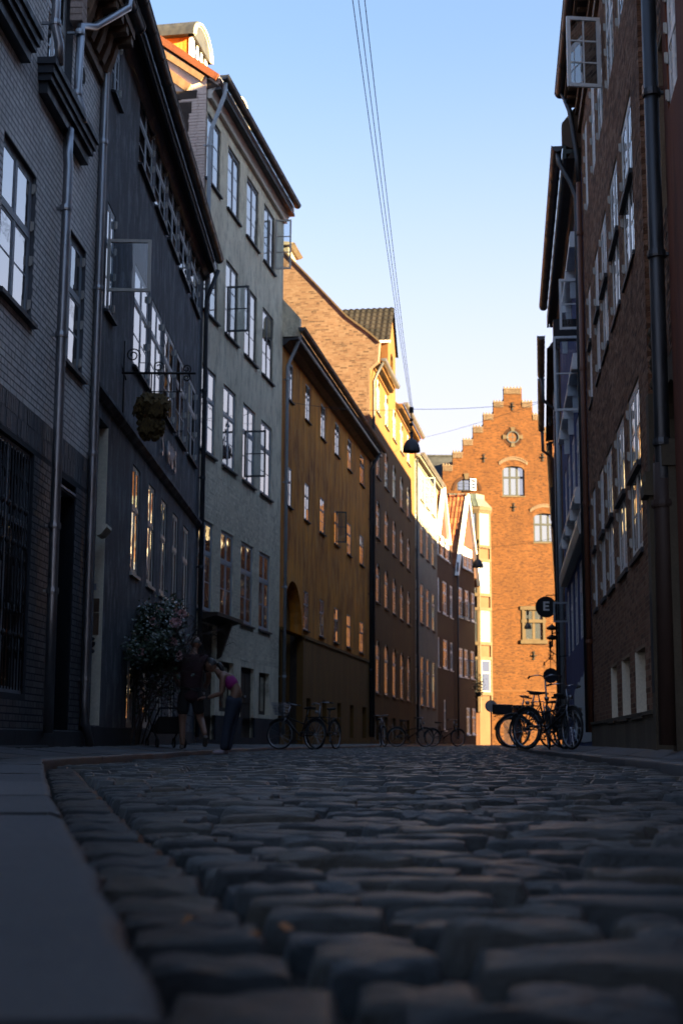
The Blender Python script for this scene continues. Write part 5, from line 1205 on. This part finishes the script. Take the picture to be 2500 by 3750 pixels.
def head(P, c, fwd, up, mat, hair, bald=False, size=1.):
    """egg-shaped head with face, ears and hair; c = centre, fwd = where it looks"""
    f = Vector(fwd).normalized(); u = Vector(up).normalized(); u = (u - f * u.dot(f)).normalized(); sd = f.cross(u); Mx = Matrix((sd, f, u)).transposed().to_4x4(); Mx.translation = Vector(c)
    bm = bmesh.new(); bmesh.ops.create_uvsphere(bm, u_segments=20, v_segments=14, radius=1)
    for v in bm.verts:
        x, y, z = v.co; jaw = max(0, -z); v.co = Vector((x * .076 * (1 - .28 * jaw), y * .096 * (1 - .12 * jaw) + .012 * jaw, z * .118)) * size
        if y > .75 and -.25 < z < .15 and abs(x) < .22: v.co.y += .018 * size * (1 - abs(x) / .22)
        if y > .6 and .1 < z < .35 and .15 < abs(x) < .6: v.co.y -= .007 * size
    me = bpy.data.meshes.new('head'); bm.to_mesh(me); bm.free(); me.materials.append(mat); me.polygons.foreach_set('use_smooth', [True] * len(me.polygons))
    h = obj('head', me, P); h.matrix_local = Mx
    mb = MB(1)
    for sg in (-1, 1): mb.lathe([(0, -.03), (.012, -.02), (.016, 0), (.014, .02), (0, .03)], (sg * .077 * size, -.005, -.005), 8)
    mb.build('ears', mat, h, True); mb = MB(1)
    for sg in (-1, 1): mb.lathe([(0, -.006), (.008, 0), (0, .006)], (sg * .03 * size, .085 * size, .018), 6)
    mb.box(-.022, .022, .083 * size, .088 * size, -.058, -.052); mb.build('eyes_and_mouth', M['hair_dark'], h)
    bm = bmesh.new(); bmesh.ops.create_uvsphere(bm, u_segments=20, v_segments=14, radius=1)
    kill = [v for v in bm.verts if (v.co.y > .25 and v.co.z < .55) or v.co.z < -.35 or (bald and v.co.z > .35)]
    bmesh.ops.delete(bm, geom=kill, context='VERTS')
    for v in bm.verts: x, y, z = v.co; v.co = Vector((x * .081, y * .102, z * .124)) * size
    me = bpy.data.meshes.new('hair'); bm.to_mesh(me); bm.free(); me.materials.append(hair); me.polygons.foreach_set('use_smooth', [True] * len(me.polygons)); obj('hair', me, h); return h
def shoe(P, heel, toe, mat):
    a, b = Vector(heel), Vector(toe); skin('shoe', [(tuple(a), .043), (tuple(a.lerp(b, .5)), (.044, .036)), (tuple(b), (.042, .026))], [(0, 1), (1, 2)], mat, P, 0, 2)
zp = pave_z(-2.33, 22.3)
MAN = thing('person', 'bald man in maroon shirt and dark shorts stepping along the kerb, seen from behind', 'person', (-2.33, 22.3, zp), 0, None)
m = M['skin_tan']
pts = [((0, .0, .86), (.15, .11)), ((.0, .03, 1.06), (.155, .11)), ((.01, .06, 1.30), (.17, .115)), ((.02, .08, 1.44), (.10, .08)), ((.03, .10, 1.52), .052), ((.04, .13, 1.60), .05),
       ((-.10, 0, .82), .095), ((-.12, .02, .47), .062), ((-.11, -.02, .10), .042), ((.10, .02, .82), .095), ((.15, .10, .48), .064), ((.24, -.17, .27), .045),
       ((-.19, .07, 1.40), .062), ((-.25, .02, 1.13), .047), ((-.20, .20, .98), .036), ((.22, .08, 1.40), .062), ((.28, .05, 1.14), .047), ((.24, .24, 1.03), .036), ((-.11, -.02, .07), .04), ((.26, -.22, .22), .038)]
ed = [(0, 1), (1, 2), (2, 3), (3, 4), (4, 5), (0, 6), (6, 7), (7, 8), (0, 9), (9, 10), (10, 11), (2, 12), (12, 13), (13, 14), (2, 15), (15, 16), (16, 17), (8, 18), (11, 19)]
skin('body', pts, ed, m, MAN)
G = lambda q, k: (q[0], tuple(x * k for x in q[1]) if isinstance(q[1], tuple) else q[1] * k)
sp = [((0, -.005, .70), (.19, .15)), ((0, .025, 1.06), (.175, .13)), ((.01, .055, 1.30), (.19, .135)), ((.02, .07, 1.43), (.12, .095)), ((-.19, .065, 1.41), .078), ((-.24, .03, 1.17), .068), ((.22, .075, 1.41), .078), ((.27, .055, 1.17), .068)]
skin('shirt', sp, [(0, 1), (1, 2), (2, 3), (2, 4), (4, 5), (2, 6), (6, 7)], M['shirt_maroon'], MAN)
skin('shorts', [((0, .02, 1.08), (.165, .13)), ((-.10, 0, .78), .115), ((-.12, .02, .52), .095), ((.10, .02, .78), .115), ((.145, .08, .54), .095)], [(0, 1), (1, 2), (0, 3), (3, 4)], M['shorts_dark'], MAN)
head(MAN, (.045, .165, 1.65), (-.15, .85, -.35), (0, .35, 1), m, M['hair_grey'], True)
shoe(MAN, (-.11, -.05, .05), (-.14, .15, .04), M['shoe_grey']); shoe(MAN, (.27, -.26, .22), (.25, -.12, .05), M['shoe_grey'])
hand(MAN, m, (-.19, .23, .97), (.1, 1, -.1), (1, 0, -.2), .8); hand(MAN, m, (.23, .27, 1.02), (-.1, 1, -.1), (-1, 0, -.2), .8)
zw = pave_z(-1.78, 22.0)
WOM = thing('person', 'woman in a magenta crop top and jeans leaning forward beside the kerb', 'person', (-1.78, 22.0, zw), 0, None)
pts = [((.16, .02, .84), (.145, .105)), ((.19, .03, .97), (.105, .085)), ((.08, .05, 1.13), (.11, .085)), ((-.03, .06, 1.21), (.12, .08)), ((-.11, .07, 1.26), .045), ((-.16, .08, 1.31), .043),
       ((.12, -.03, .78), .09), ((.05, -.02, .45), .062), ((.0, -.04, .09), .043), ((.17, .10, .78), .09), ((.12, .12, .45), .062), ((.05, .10, .09), .043),
       ((-.02, -.09, 1.18), .046), ((-.03, -.10, .93), .036), ((-.26, -.02, .86), .03), ((-.02, .21, 1.18), .046), ((-.05, .24, .95), .036), ((-.27, .20, .88), .03)]
ed = [(0, 1), (1, 2), (2, 3), (3, 4), (4, 5), (0, 6), (6, 7), (7, 8), (0, 9), (9, 10), (10, 11), (3, 12), (12, 13), (13, 14), (3, 15), (15, 16), (16, 17)]
skin('body', pts, ed, m, WOM)
skin('jeans', [((.17, .02, .92), (.155, .125)), ((.16, .02, .82), (.165, .125)), ((.12, -.035, .74), .10), ((.05, -.03, .44), .072), ((.0, -.045, .06), .066), ((.17, .105, .74), .10), ((.12, .125, .44), .072), ((.05, .10, .06), .066)], [(0, 1), (1, 2), (2, 3), (3, 4), (1, 5), (5, 6), (6, 7)], M['denim'], WOM)
skin('crop_top', [((.17, .033, 1.0), (.125, .11)), ((.08, .05, 1.125), (.135, .115)), ((.0, .057, 1.19), (.138, .105))], [(0, 1), (1, 2)], M['top_magenta'], WOM)
hd = head(WOM, (-.22, .09, 1.37), (-.85, .2, -.5), (-.4, 0, 1), m, M['hair_dark'], False, .97)
skin('ponytail', [((-.13, .08, 1.40), .05), ((-.07, .07, 1.36), .045), ((-.04, .05, 1.29), .035), ((-.05, .03, 1.22), .02)], [(0, 1), (1, 2), (2, 3)], M['hair_dark'], WOM)
shoe(WOM, (.03, -.04, .045), (-.17, -.07, .035), M['shoe_white']); shoe(WOM, (.08, .10, .045), (-.12, .11, .035), M['shoe_white'])
hand(WOM, m, (-.29, -.015, .855), (-1, .1, .05), (0, 0, -1), .6, .92); hand(WOM, m, (-.30, .2, .875), (-1, -.1, .05), (0, 0, -1), .6, .92)
STR = thing('pushchair', 'low dark folded pushchair in front of the bald man', 'pushchair', (-2.75, 22.75, pave_z(-2.75, 22.7)), .4)
mb = MB(1)
for sx in (-.22, .22): mb.tube([(sx, -.3, .12), (sx, .35, .55)], .014, 6); mb.tube([(sx, .3, .12), (sx, -.2, .5), (sx, -.38, .62)], .014, 6)
mb.tube([(-.22, -.38, .62), (.22, -.38, .62)], .016, 6); mb.build('frame', M['black'], STR)
mb = MB(1); mb.hexa([(-.2, -.15, .22), (.2, -.15, .22), (.2, .25, .25), (-.2, .25, .25), (-.2, -.22, .5), (.2, -.22, .5), (.2, .1, .34), (-.2, .1, .34)]); bevel(mb.build('seat', M['shorts_dark'], STR), .03, 2)
for sx in (-.22, .22):
    for sy in (-.28, .3): mb = MB(1); mb.ring((sx, sy, .085), .07, .016, 'u', 16, 6); mb.build('wheel', M['rubber'], STR)

# ================================================================== bicycles
def bicycle(label, x, y, rz, lean=0., basket=False, frame='black', rack=True, steer=.25, group='bicycles parked in the street', box=False, z=None, up=1.):
    root = thing('bicycle', label, 'bicycle', (x, y, pave_z(x, y) + .02 if z is None else z), rz, group); root.rotation_euler = (lean, 0, rz)
    def wheel(cx, p):
        w = bpy.data.objects.new('wheel', None); COL.objects.link(w); w.parent = p; w.location = (cx, 0, .345)
        q = MB(1); q.ring((0, 0, 0), .33, .019, 'd', 32, 7); q.build('tyre', M['rubber'], w, True)
        q = MB(1); q.ring((0, 0, 0), .305, .011, 'd', 32, 5); q.lathe([(0, -.05), (.02, -.05), (.02, .05), (0, .05)], n=8)
        q.v = [(a, c, b) if i >= 160 else (a, b, c) for i, (a, b, c) in enumerate(q.v)]; q.build('rim', M['chrome'], w, True)
        q = MB(1)
        for k in range(14): t = 2 * PI * k / 14; q.tube([(.02 * math.cos(t + .9), .025 * (-1) ** k, .02 * math.sin(t + .9)), (.3 * math.cos(t), 0, .3 * math.sin(t))], .0025, 3)
        q.build('spokes', M['chrome'], w); return w
    rw = wheel(-.52, root)
    fk = bpy.data.objects.new('front_fork', None); COL.objects.link(fk); fk.parent = root; fk.location = (.40, 0, 0); fk.rotation_euler = (0, 0, steer); wheel(.16, fk)
    q = MB(1); [q.tube([(.16, sy, .345), (.06, sy, .66), (.02, sy * .3, .74)], .011, 6) for sy in (-.055, .055)]; q.tube([(.03, 0, .72), (-.05, 0, 1.0 * up)], .016, 8); q.build('fork', M['chrome'], fk, True)
    q = MB(1); q.tube([(-.05, 0, 1.0 * up), (-.03, 0, 1.05 * up), (.03, .1, 1.08 * up), (-.03, .24, 1.07 * up), (-.17, .29, 1.05 * up)], .011, 6); q.tube([(-.05, 0, 1.0 * up), (-.03, 0, 1.05 * up), (.03, -.1, 1.08 * up), (-.03, -.24, 1.07 * up), (-.17, -.29, 1.05 * up)], .011, 6); q.build('handlebar', M['chrome'], fk, True)
    for sy in (-.27, .27): q = MB(1); q.tube([(-.07, sy, 1.065 * up), (-.19, sy * 1.05, 1.05 * up)], .017, 7); q.build('grip', M['rubber'], fk, True)
    q = MB(1); q.lathe([(0, -.03), (.035, -.03), (.045, .03), (0, .035)], (.1, 0, .86), 10); q.build('headlamp', M['chrome'], fk, True)
    q = MB(1); bb = (-.08, 0, .31); q.tube([bb, (-.24, 0, .82)], .016, 8); q.tube([bb, (.40, 0, .66)], .018, 8); q.tube([(.38, 0, .74), (-.19, 0, .58)], .015, 8); q.tube([(.43, 0, .6), (.36, 0, .86)], .02, 8)
    for sy in (-.05, .05): q.tube([(-.08, sy * .6, .31), (-.52, sy, .345)], .010, 6); q.tube([(-.52, sy, .345), (-.22, sy * .4, .74)], .009, 6)
    q.build('frame', M[frame], root, True)
    for cx, p, a0, a1 in ((-.52, root, .35, 3.0), (.16, fk, .6, 2.9)):
        q = MB(1); q.ring((cx, 0, .345), .365, .022, 'd', 18, 5, a0, a1); q.build('mudguard', M['black'] if p is root else M['black'], p, True)
    q = MB(1); q.tube([(-.24, 0, .8), (-.27, 0, .93)], .012, 6); q.build('seat_post', M['chrome'], root)
    q = MB(1); q.hexa([(-.40, -.10, .92), (-.14, -.03, .93), (-.14, .03, .93), (-.40, .10, .92), (-.42, -.11, .985), (-.12, -.025, .965), (-.12, .025, .965), (-.42, .11, .985)]); bevel(q.build('saddle', M['rubber'], root), .02, 2)
    q = MB(1); q.ring((-.08, 0, .31), .09, .008, 'd', 20, 4); q.tube([(-.08, .06, .31), (-.0, .07, .17)], .01, 5); q.tube([(-.08, -.06, .31), (-.16, -.07, .45)], .01, 5); q.box(-.05, .05, .06, .15, .155, .18); q.box(-.21, -.11, -.15, -.06, .44, .465); q.tube([(-.08, .02, .40), (-.52, .02, .385)], .02, 5); q.build('cranks_and_chaincase', M['zincd'], root)
    if rack:
        q = MB(1)
        for sy in (-.06, 0, .06): q.tube([(-.28, sy, .735), (-.86, sy, .745)], .007, 5)
        for sy in (-.06, .06): q.tube([(-.80, sy, .74), (-.52, sy * .8, .35)], .006, 4)
        q.tube([(-.86, -.06, .745), (-.86, .06, .745)], .007, 4); q.build('rack', M['black'], root); q = MB(1); q.lathe([(0, 0), (.03, 0), (.03, .02), (0, .03)], (-.88, 0, .7), 8); q.build('rear_lamp', M['top_magenta'] if False else M['rustp'], root)
    if basket:
        q = MB(1)
        for z0, w0 in ((.80, .14), (.87, .155), (.94, .17), (1.01, .185), (1.06, .19)): q.tube([(.05, -w0, z0), (.05 + w0 * 1.6, -w0, z0), (.05 + w0 * 1.6, w0, z0), (.05, w0, z0), (.05, -w0, z0)], .006, 4)
        for k in range(9):
            t = k / 8; q.tube([(.05 + .224 * 1, -.14 + .28 * t, .80), (.05 + .304, -.19 + .38 * t, 1.06)], .004, 3)
            for sg in (-1, 1): q.tube([(.05 + .224 * t, sg * .14, .8), (.05 + .304 * t, sg * .19, 1.06)], .004, 3)
        q.build('wire_basket', M['chrome'], fk)
    if box:
        q = MB(1); q.box(-.88, -.5, -.17, .17, .76, 1.0); bevel(q.build('crate', M['zincd'], root), .01)
    return root
bicycle('city bicycle with wire front basket leaning near the ochre gateway', -.98, 33.2, PI - .75, .08, True, steer=.35)
bicycle('black bicycle without basket facing the camera beside the basket bicycle', -.30, 34.0, -1.95, .06, False, steer=-.3)
bicycle('dark bicycle parked against the amber house', 1.45, 50.0, -1.5, .06, steer=.2)
bicycle('second dark bicycle near the pale house wall', 2.6, 53.5, .15, .05, steer=.1)
bicycle('dark bicycle whose wheel shows in front of the dark brick house', 4.2, 58, .2, .05)
bicycle('bicycle with bright handlebars nearest the blue house wall', 3.5, 24.2, -.9, -.05, steer=-.3, frame='black', up=1.0)
bicycle('bicycle with rear rack parked behind the nearest right-hand one', 3.85, 27, 2.2, .04, steer=.25, frame='zincd')
bicycle('dark green bicycle in the middle of the right-hand cluster', 4.15, 30, 2.7, .04, steer=.2, frame='copper')
bicycle('bicycle with pale crate on its rack, farthest left of the right-hand cluster', 4.45, 34, .3, .05, steer=.3, box=True)
bicycle('upright bicycle with tall handlebars behind the right-hand cluster', 3.75, 25.2, -2.0, .03, steer=.35, up=1.18)

# ================================================================== hanging signs and lanterns
def P3(F, y, d, z): k = F; return (F.U(y), d, z)
# gilded hop cluster on its wrought-iron bracket
bx_, by_ = -3.6547 + .015 * 21.0, 21.0
HB = thing('sign_bracket', 'wrought iron scroll bracket on the navy wall', 'bracket', (bx_, by_, 5.73), 0)
mb = MB(1); mb.tube([(.0, 0, 0), (1.12, 0, 0)], .019, 8); mb.tube([(.03, 0, -.72), (.03, 0, .50)], .014, 6)
def spiral(mb, c, r0, turns, a0, sgn, plane='x', r=.011, n=22):
    mb.tube([(c[0] + r0 * (1 - .75 * t) * math.cos(a0 + sgn * turns * 2 * PI * t), c[1], c[2] + r0 * (1 - .75 * t) * math.sin(a0 + sgn * turns * 2 * PI * t)) for t in np.linspace(0, 1, n)], r, 5)
spiral(mb, (.16, 0, .28), .11, 1.6, 0, 1); mb.tube([(.27, 0, .28), (.27, 0, .16), (.40, 0, .16), (.36, 0, 0)], .010, 5); spiral(mb, (.55, 0, .10), .09, 1.5, -.6, 1); spiral(mb, (.98, 0, .07), .07, 1.4, -1.0, 1); spiral(mb, (.98, 0, -.07), .06, 1.3, 1.0, -1)
mb.tube([(-.02, -.05, .16), (.06, .05, -.1)], .014, 5)
for x in (.45, .88): mb.tube([(x, 0, 0), (x, 0, -.29)], .012, 6)
mb.tube([(.40, 0, -.29), (.92, 0, -.29)], .009, 5); mb.build('scrollwork', M['black'], HB, True)
HP = thing('hanging_sign', 'gilded cluster of grapes and leaves hanging from the iron bracket', 'shop sign', (bx_ + .46, by_, 5.05), 0)
mb = MB(1); rr = random.Random(5)
for k in range(150):
    t = rr.uniform(0, 1); z = .30 - .66 * t; w_ = .27 * math.sqrt(max(.05, 1 - ((t - .28) / .32) ** 2)) if t < .5 else .205 * math.sqrt(max(.04, 1 - ((t - .66) / .36) ** 2)); w_ = max(.05, w_ * (.8 if t < .08 else 1)); a = rr.uniform(0, 2 * PI); q = rr.uniform(.03, .043)
    mb.lathe([(0, -q), (q * .7, -q * .7), (q, 0), (q * .7, q * .7), (0, q)], (w_ * .92 * math.cos(a), w_ * .75 * math.sin(a), z), 7)
mb.lathe([(0, -.34), (.11, -.31), (.18, -.2), (.18, -.08), (.16, -.03), (.22, .02), (.24, .12), (.2, .24), (.1, .31), (0, .32)], n=16); mb.build('grapes', M['gold'], HP, True)
lf = [(0, -.16), (.05, -.09), (.13, -.10), (.10, -.02), (.16, .05), (.08, .06), (.05, .14), (0, .10), (-.05, .14), (-.08, .06), (-.16, .05), (-.10, -.02), (-.13, -.10), (-.05, -.09)]
for (x, y_, z, rx, rz_) in ((.10, -.22, .08, .15, .1), (-.08, -.2, .22, -.35, -.3), (.0, -.2, .24, -.6, .5), (.22, -.1, .2, -.3, 1.0), (-.22, -.1, .12, -.2, -1.1), (.16, -.16, .24, -.6, .4), (-.04, -.19, -.18, .15, -.2), (0, .2, .15, .2, 3.1), (.1, -.12, .27, -.7, .3)):
    q = MB(1); q.prism([(a * .9, b * .9) for a, b in lf], 'd', -.008, .008); q.box(-.006, .006, -.014, .0, -.15, .1); o = q.build('leaf', M['gold'], HP, loc=(x, y_, z)); o.rotation_euler = (rx, 0, rz_)
mb = MB(1); mb.tube([(0, 0, .28), (-.02, 0, .36), (0, 0, .40)], .02, 6); mb.build('hook', M['black'], HP)
# round E sign
ES = thing('hanging_sign', 'round black sign with a white letter E on a wall arm', 'shop sign', (5.77, 40, 3.99), 0)
mb = MB(1); mb.prism([(.285 * math.cos(t), .285 * math.sin(t)) for t in np.linspace(0, 2 * PI, 33)[:-1]], 'd', -.04, .04); mb.build('disc', M['black'], ES)
mb = MB(1); mb.ring((0, 0, 0), .285, .016, 'd', 32, 6); mb.tube([(0, .0, .29), (0, 0, .33), (.6, 0, .34)], .014, 6); mb.build('arm', M['black'], ES)
mb = MB(1); mb.box(-.085, -.03, -.055, -.04, -.11, .15); mb.box(-.03, .085, -.055, -.04, .10, .15); mb.box(-.03, .07, -.055, -.04, -.005, .045); mb.box(-.03, .085, -.055, -.04, -.11, -.06); mb.build('letter', M['white'], ES)
# ironwork with a round board
IR = thing('hanging_sign', 'small round dark sign under curled wrought ironwork', 'shop sign', (5.28, 36, 1.88), 0)
mb = MB(1); mb.prism([(.19 * math.cos(t), .19 * math.sin(t)) for t in np.linspace(0, 2 * PI, 29)[:-1]], 'd', -.02, .02); mb.build('disc', M['slate'], IR)
mb = MB(1); mb.tube([(0, 0, .18), (0, 0, .72)], .01, 6); mb.lathe([(0, .58), (.03, .62), (.02, .68), (.04, .72), (.03, .82), (.045, .86), (0, .88)], n=8); spiral(mb, (.03, 0, .55), .07, 1.3, 2.6, 1); spiral(mb, (-.0, 0, .45), .06, 1.2, .5, -1)
mb.tube([(0, 0, .46), (-.16, 0, .30)], .01, 5); mb.tube([(0, 0, .46), (.16, 0, .30)], .01, 5); mb.tube([(.02, 0, .62), (.2, 0, .48), (.42, 0, .5)], .012, 5)
for x in (-.16, .16): mb.lathe([(0, -.04), (.028, -.02), (.01, .05), (0, .06)], (x, 0, .29), 6)
mb.build('scrollwork', M['black'], IR)
WLm = thing('wall_lantern', 'black double-saucer lantern on the old brick wall below the round E sign', 'lantern', (5.63, 38, 3.1), 0)
mb = MB(1)
for z in (.13, -.13): mb.lathe([(.0, .09), (.04, .085), (.15, .015), (.155, .0), (.14, -.02), (.06, -.05), (0, -.055)], (0, 0, z), 16)
mb.build('saucers', M['black'], WLm, True); mb = MB(1); mb.lathe([(.022, -.36), (.022, .25)], n=8); mb.tube([(0, 0, .0), (.3, 0, .02)], .014, 6); mb.build('stem', M['black'], WLm)
TS = thing('traffic_sign', 'back of a round grey traffic sign on a post at the far corner', 'traffic sign', (9.0, 86, pave_z(9.0, 86) - .02), 0)
mb = MB(1); mb.prism([(.36 * math.cos(t), .36 * math.sin(t)) for t in np.linspace(0, 2 * PI, 29)[:-1]], 'd', -.02, .02); mb.build('disc', M['bluegrey'], TS, loc=(0, -.05, 2.35)); mb = MB(1); mb.lathe([(.04, 0), (.04, 2.75), (0, 2.78)], n=10); mb.build('post', M['zincd'], TS)

# ================================================================== overhead lamps and wires
def pendant(label, x, y, zc, zt, dia, name='street_lamp'):
    t = thing(name, label, 'street lamp', (x, y, zc), 0, 'pendant lamps hung over the street'); r_ = dia / 2
    mb = MB(1); mb.lathe([(r_ * .98, -.0), (r_, .02), (r_ * .97, .12 * dia / .55), (r_ * .82, .26 * dia / .55), (r_ * .55, .37 * dia / .55), (r_ * .2, .42 * dia / .55), (.05, .46 * dia / .55), (.05, .58), (.03, .6)], n=24); mb.lathe([(r_ * .95, .0), (r_ * .7, .25 * dia / .55), (0, .36 * dia / .55)], n=24); mb.build('shade', M['lead'], t, True)
    mb = MB(1); mb.lathe([(.0, .02), (.07, .05), (.08, .14), (0, .2)], n=12); mb.build('bulb', M['offw'], t, True)
    mb = MB(1); mb.tube([(0, 0, .55), (0, 0, zt - zc)], .022, 6)
    for z in (.62, .9, 1.05): mb.lathe([(0, -.06), (.06, -.04), (.06, .04), (0, .06)], (0, 0, z if z < zt - zc else .58), 8)
    mb.box(-.07, .07, -.05, .05, zt - zc - .12, zt - zc + .06); mb.build('hanger', M['black'], t); return t
pendant('black dome street lamp hanging in front of the amber house, nearest of three', 2.22, 44.5, 9.35, 10.75, .56)
pendant('black dome street lamp hanging in front of the stone bay window', 6.9, 71.5, 8.95, 10.3, .55)
pendant('small black dome street lamp in front of the stone-framed window', 11.55, 88, 7.15, 8.2, .46)
def wire(label, a, b, r_, sag=.2, n=24, group='wires strung over the street'):
    mb = MB(1); a, b = Vector(a), Vector(b); mb.tube([tuple(a.lerp(b, t) - Vector((0, 0, sag * 4 * t * (1 - t)))) for t in np.linspace(0, 1, n)], r_, 5); o = mb.build('wire', M['black']); tag(o, label, 'wire', group); return o
for k, x in enumerate((.17, .255, .345)):
    a = Vector((2.20 + .03 * k, 44.5, 10.75)); b = Vector((x, 20, 11.29)); e = a + (b - a) * 1.5
    wire(('leftmost of the three long wires running overhead along the street', 'middle of the three long wires running overhead along the street', 'rightmost of the three long wires running overhead along the street')[k], a, e, .007, .35)
wire('thin cross wire carrying the nearest black street lamp, left of the lamp', (-1.55, 40.3, 9.95), (2.22, 44.5, 10.75), .008, .12); wire('thin cross wire from the nearest street lamp to the right-hand gutters', (2.22, 44.5, 10.75), (7.3, 48.5, 12.05), .008, .1)
wire('lower cross wire from the pale house to the right-hand row', (4.0, 70, 15.3), (7.6, 50.5, 12.6), .008, .1)
wire('cross wire carrying the street lamp before the bay window', (4.3, 76, 10.6), (12.0, 71, 10.7), .008, .35); wire('cross wire carrying the small far street lamp', (8.7, 90.5, 8.4), (13.4, 84, 9.0), .008, .25)
for (c_, t_) in ((6.9, 71.5),): pass

# ================================================================== climbing rose and plants
RS = thing('rose_bush', 'climbing rose with pink flowers against the navy house', 'rose bush', (-3.2, 22.6, .16), 0)
M['leaf'] = new_mat('rose_leaf', (.03, .05, .03), .25); oi = N(M['leaf'], 'ShaderNodeAttribute'); oi.attribute_name = 'tone'; setcol(M['leaf'], ramp(M['leaf'], oi.outputs['Fac'], [(0, (.02, .034, .02)), (.6, (.042, .065, .036)), (1, (.075, .10, .058))]))
rr = random.Random(9); V = []; Fc = []; T = []; tips = []
mb = MB(1)
def cane(p, d, L_, r_, lv=0):
    path = [Vector(p)]; d = Vector(d).normalized(); n = 7
    for i in range(n):
        d = (d + Vector((rr.uniform(-.25, .25), rr.uniform(-.3, .3), rr.uniform(-.12, .18) - .05 * i * lv))).normalized(); q = path[-1] + d * L_ / n
        q.x = max(q.x, -.10); path.append(q)
    mb.tube([tuple(q) for q in path], [r_ * (1 - .75 * i / n) for i in range(n + 1)], 5)
    for i, q in enumerate(path):
        if (q.z > 1.3 or (q.z > .5 and rr.random() < .05)) and -1.7 < q.y < 1.3 and q.x < .62 - .25 * max(0, q.y) and q.z < 2.7 - .22 * abs(q.y): tips.append((q, lv))
        if lv < 2 and i > (2 if lv == 0 else 1):
            for _ in range(2 if lv == 0 else 2): cane(q, (rr.uniform(-.3, 1.0), rr.uniform(-1, 1), rr.uniform(-.2, .9)), L_ * rr.uniform(.3, .5), r_ * .55, lv + 1)
for k in range(8): cane((rr.uniform(-.05, .12), rr.uniform(-.9, .9), 0), (rr.uniform(.0, .15), rr.uniform(-.2, .3), 1), rr.uniform(1.5, 2.3), .014)
mb.build('stems', M['wood'], RS)
def leafq(c, sz):
    a = Vector((rr.uniform(-1, 1), rr.uniform(-1, 1), rr.uniform(-.3, .8))).normalized(); n_ = Vector((rr.uniform(-.6, .8), rr.uniform(-1, .4), rr.uniform(.2, 1))).normalized(); b = a.cross(n_).normalized(); k = len(V)
    for (u, v, w_) in ((0, 0, 0), (.35, .32, .04), (1, 0, -.05), (.35, -.32, .04)): q = c + a * u * sz + b * v * sz + n_ * w_ * sz; V.append(tuple(q))
    Fc.append((k, k + 1, k + 2, k + 3)); T.append(rr.random())
for q, lv in tips:
    for _ in range(8 if q.z > 1.3 else 3): leafq(q + Vector((rr.gauss(0, .085), rr.gauss(0, .12), rr.gauss(0, .085))), rr.uniform(.05, .085))
stuff(obj('foliage', np_mesh('foliage', np.array(V), np.array(Fc), M['leaf'], T), RS))
fb = MB(1)
for k in range(4):
    n_ = 5 + k
    for i in range(n_):
        t = 2 * PI * i / n_ + k; r0, r1 = .012 + .009 * k, .022 + .011 * k; c_, s_ = math.cos(t), math.sin(t); w_ = .55 / (1 + .3 * k); fb.add([(r0 * math.cos(t - w_), r0 * math.sin(t - w_), -.01), (r0 * math.cos(t + w_), r0 * math.sin(t + w_), -.01), (r1 * math.cos(t + w_ * .8), r1 * math.sin(t + w_ * .8), .03 - .008 * k), (r1 * c_ * 1.15, r1 * s_ * 1.15, .034 - .009 * k), (r1 * math.cos(t - w_ * .8), r1 * math.sin(t - w_ * .8), .03 - .008 * k)], [(0, 1, 2, 3, 4)])
fm = fb.mesh('flower', M['petal'])
fl = [t for t in tips if t[0].z > 1.2]
for k in range(34):
    q, _ = rr.choice(fl); o = obj('flower', fm, RS, tuple(q + Vector((rr.uniform(.08, .22), rr.uniform(-.36, -.12), rr.uniform(-.05, .08)))), (PI / 2 + rr.uniform(-.5, .3), rr.uniform(-.4, .4), rr.uniform(-.4, .9))); f = rr.uniform(.8, 1.6); o.scale = (f, f, f)
PB = thing('wall_planter', 'small green plant hanging at the corner by the bay window', 'plant', (8.55, 89.0, 3.5), 0)
V = []; Fc = []; T = []
for k in range(420): q = Vector((rr.gauss(0, .16), rr.gauss(0, .16), rr.gauss(.15, .35))); leafq(q, rr.uniform(.08, .14))
stuff(obj('foliage', np_mesh('foliage', np.array(V), np.array(Fc), M['leaf'], T), PB))
mb = MB(1); mb.lathe([(0, -.5), (.14, -.48), (.2, -.25), (.21, -.24), (.19, -.22), (0, -.23)], n=12); mb.build('pot', M['zincd'], PB)
# a few dry leaves caught in the joints by the channel
M['dry'] = new_mat('dry_leaf', (.28, .11, .03), .7)
for k, (x, y, lb) in enumerate(((-.11, 1.60, 'curled rust-brown leaf in the joint beside the kerb channel'), (-.06, 1.66, 'orange-brown dry leaf lying next to the curled one by the kerb'), (-.16, 1.75, 'small dry leaf lodged farthest along the kerb channel joint'))):
    q = MB(1); q.add([(0, 0, 0), (.012, .01, .006), (.03, 0, .002), (.012, -.01, .007), (.02, .004, .012)], [(0, 1, 4, 3), (1, 2, 4), (4, 2, 3)]); o = q.build('fallen_leaf', M['dry'], None, loc=(x, y, .008)); o.rotation_euler = (.3, .2, k * 1.7); tag(o, lb, 'leaf', 'dry leaves by the kerb')
print('objects', len(bpy.data.objects))
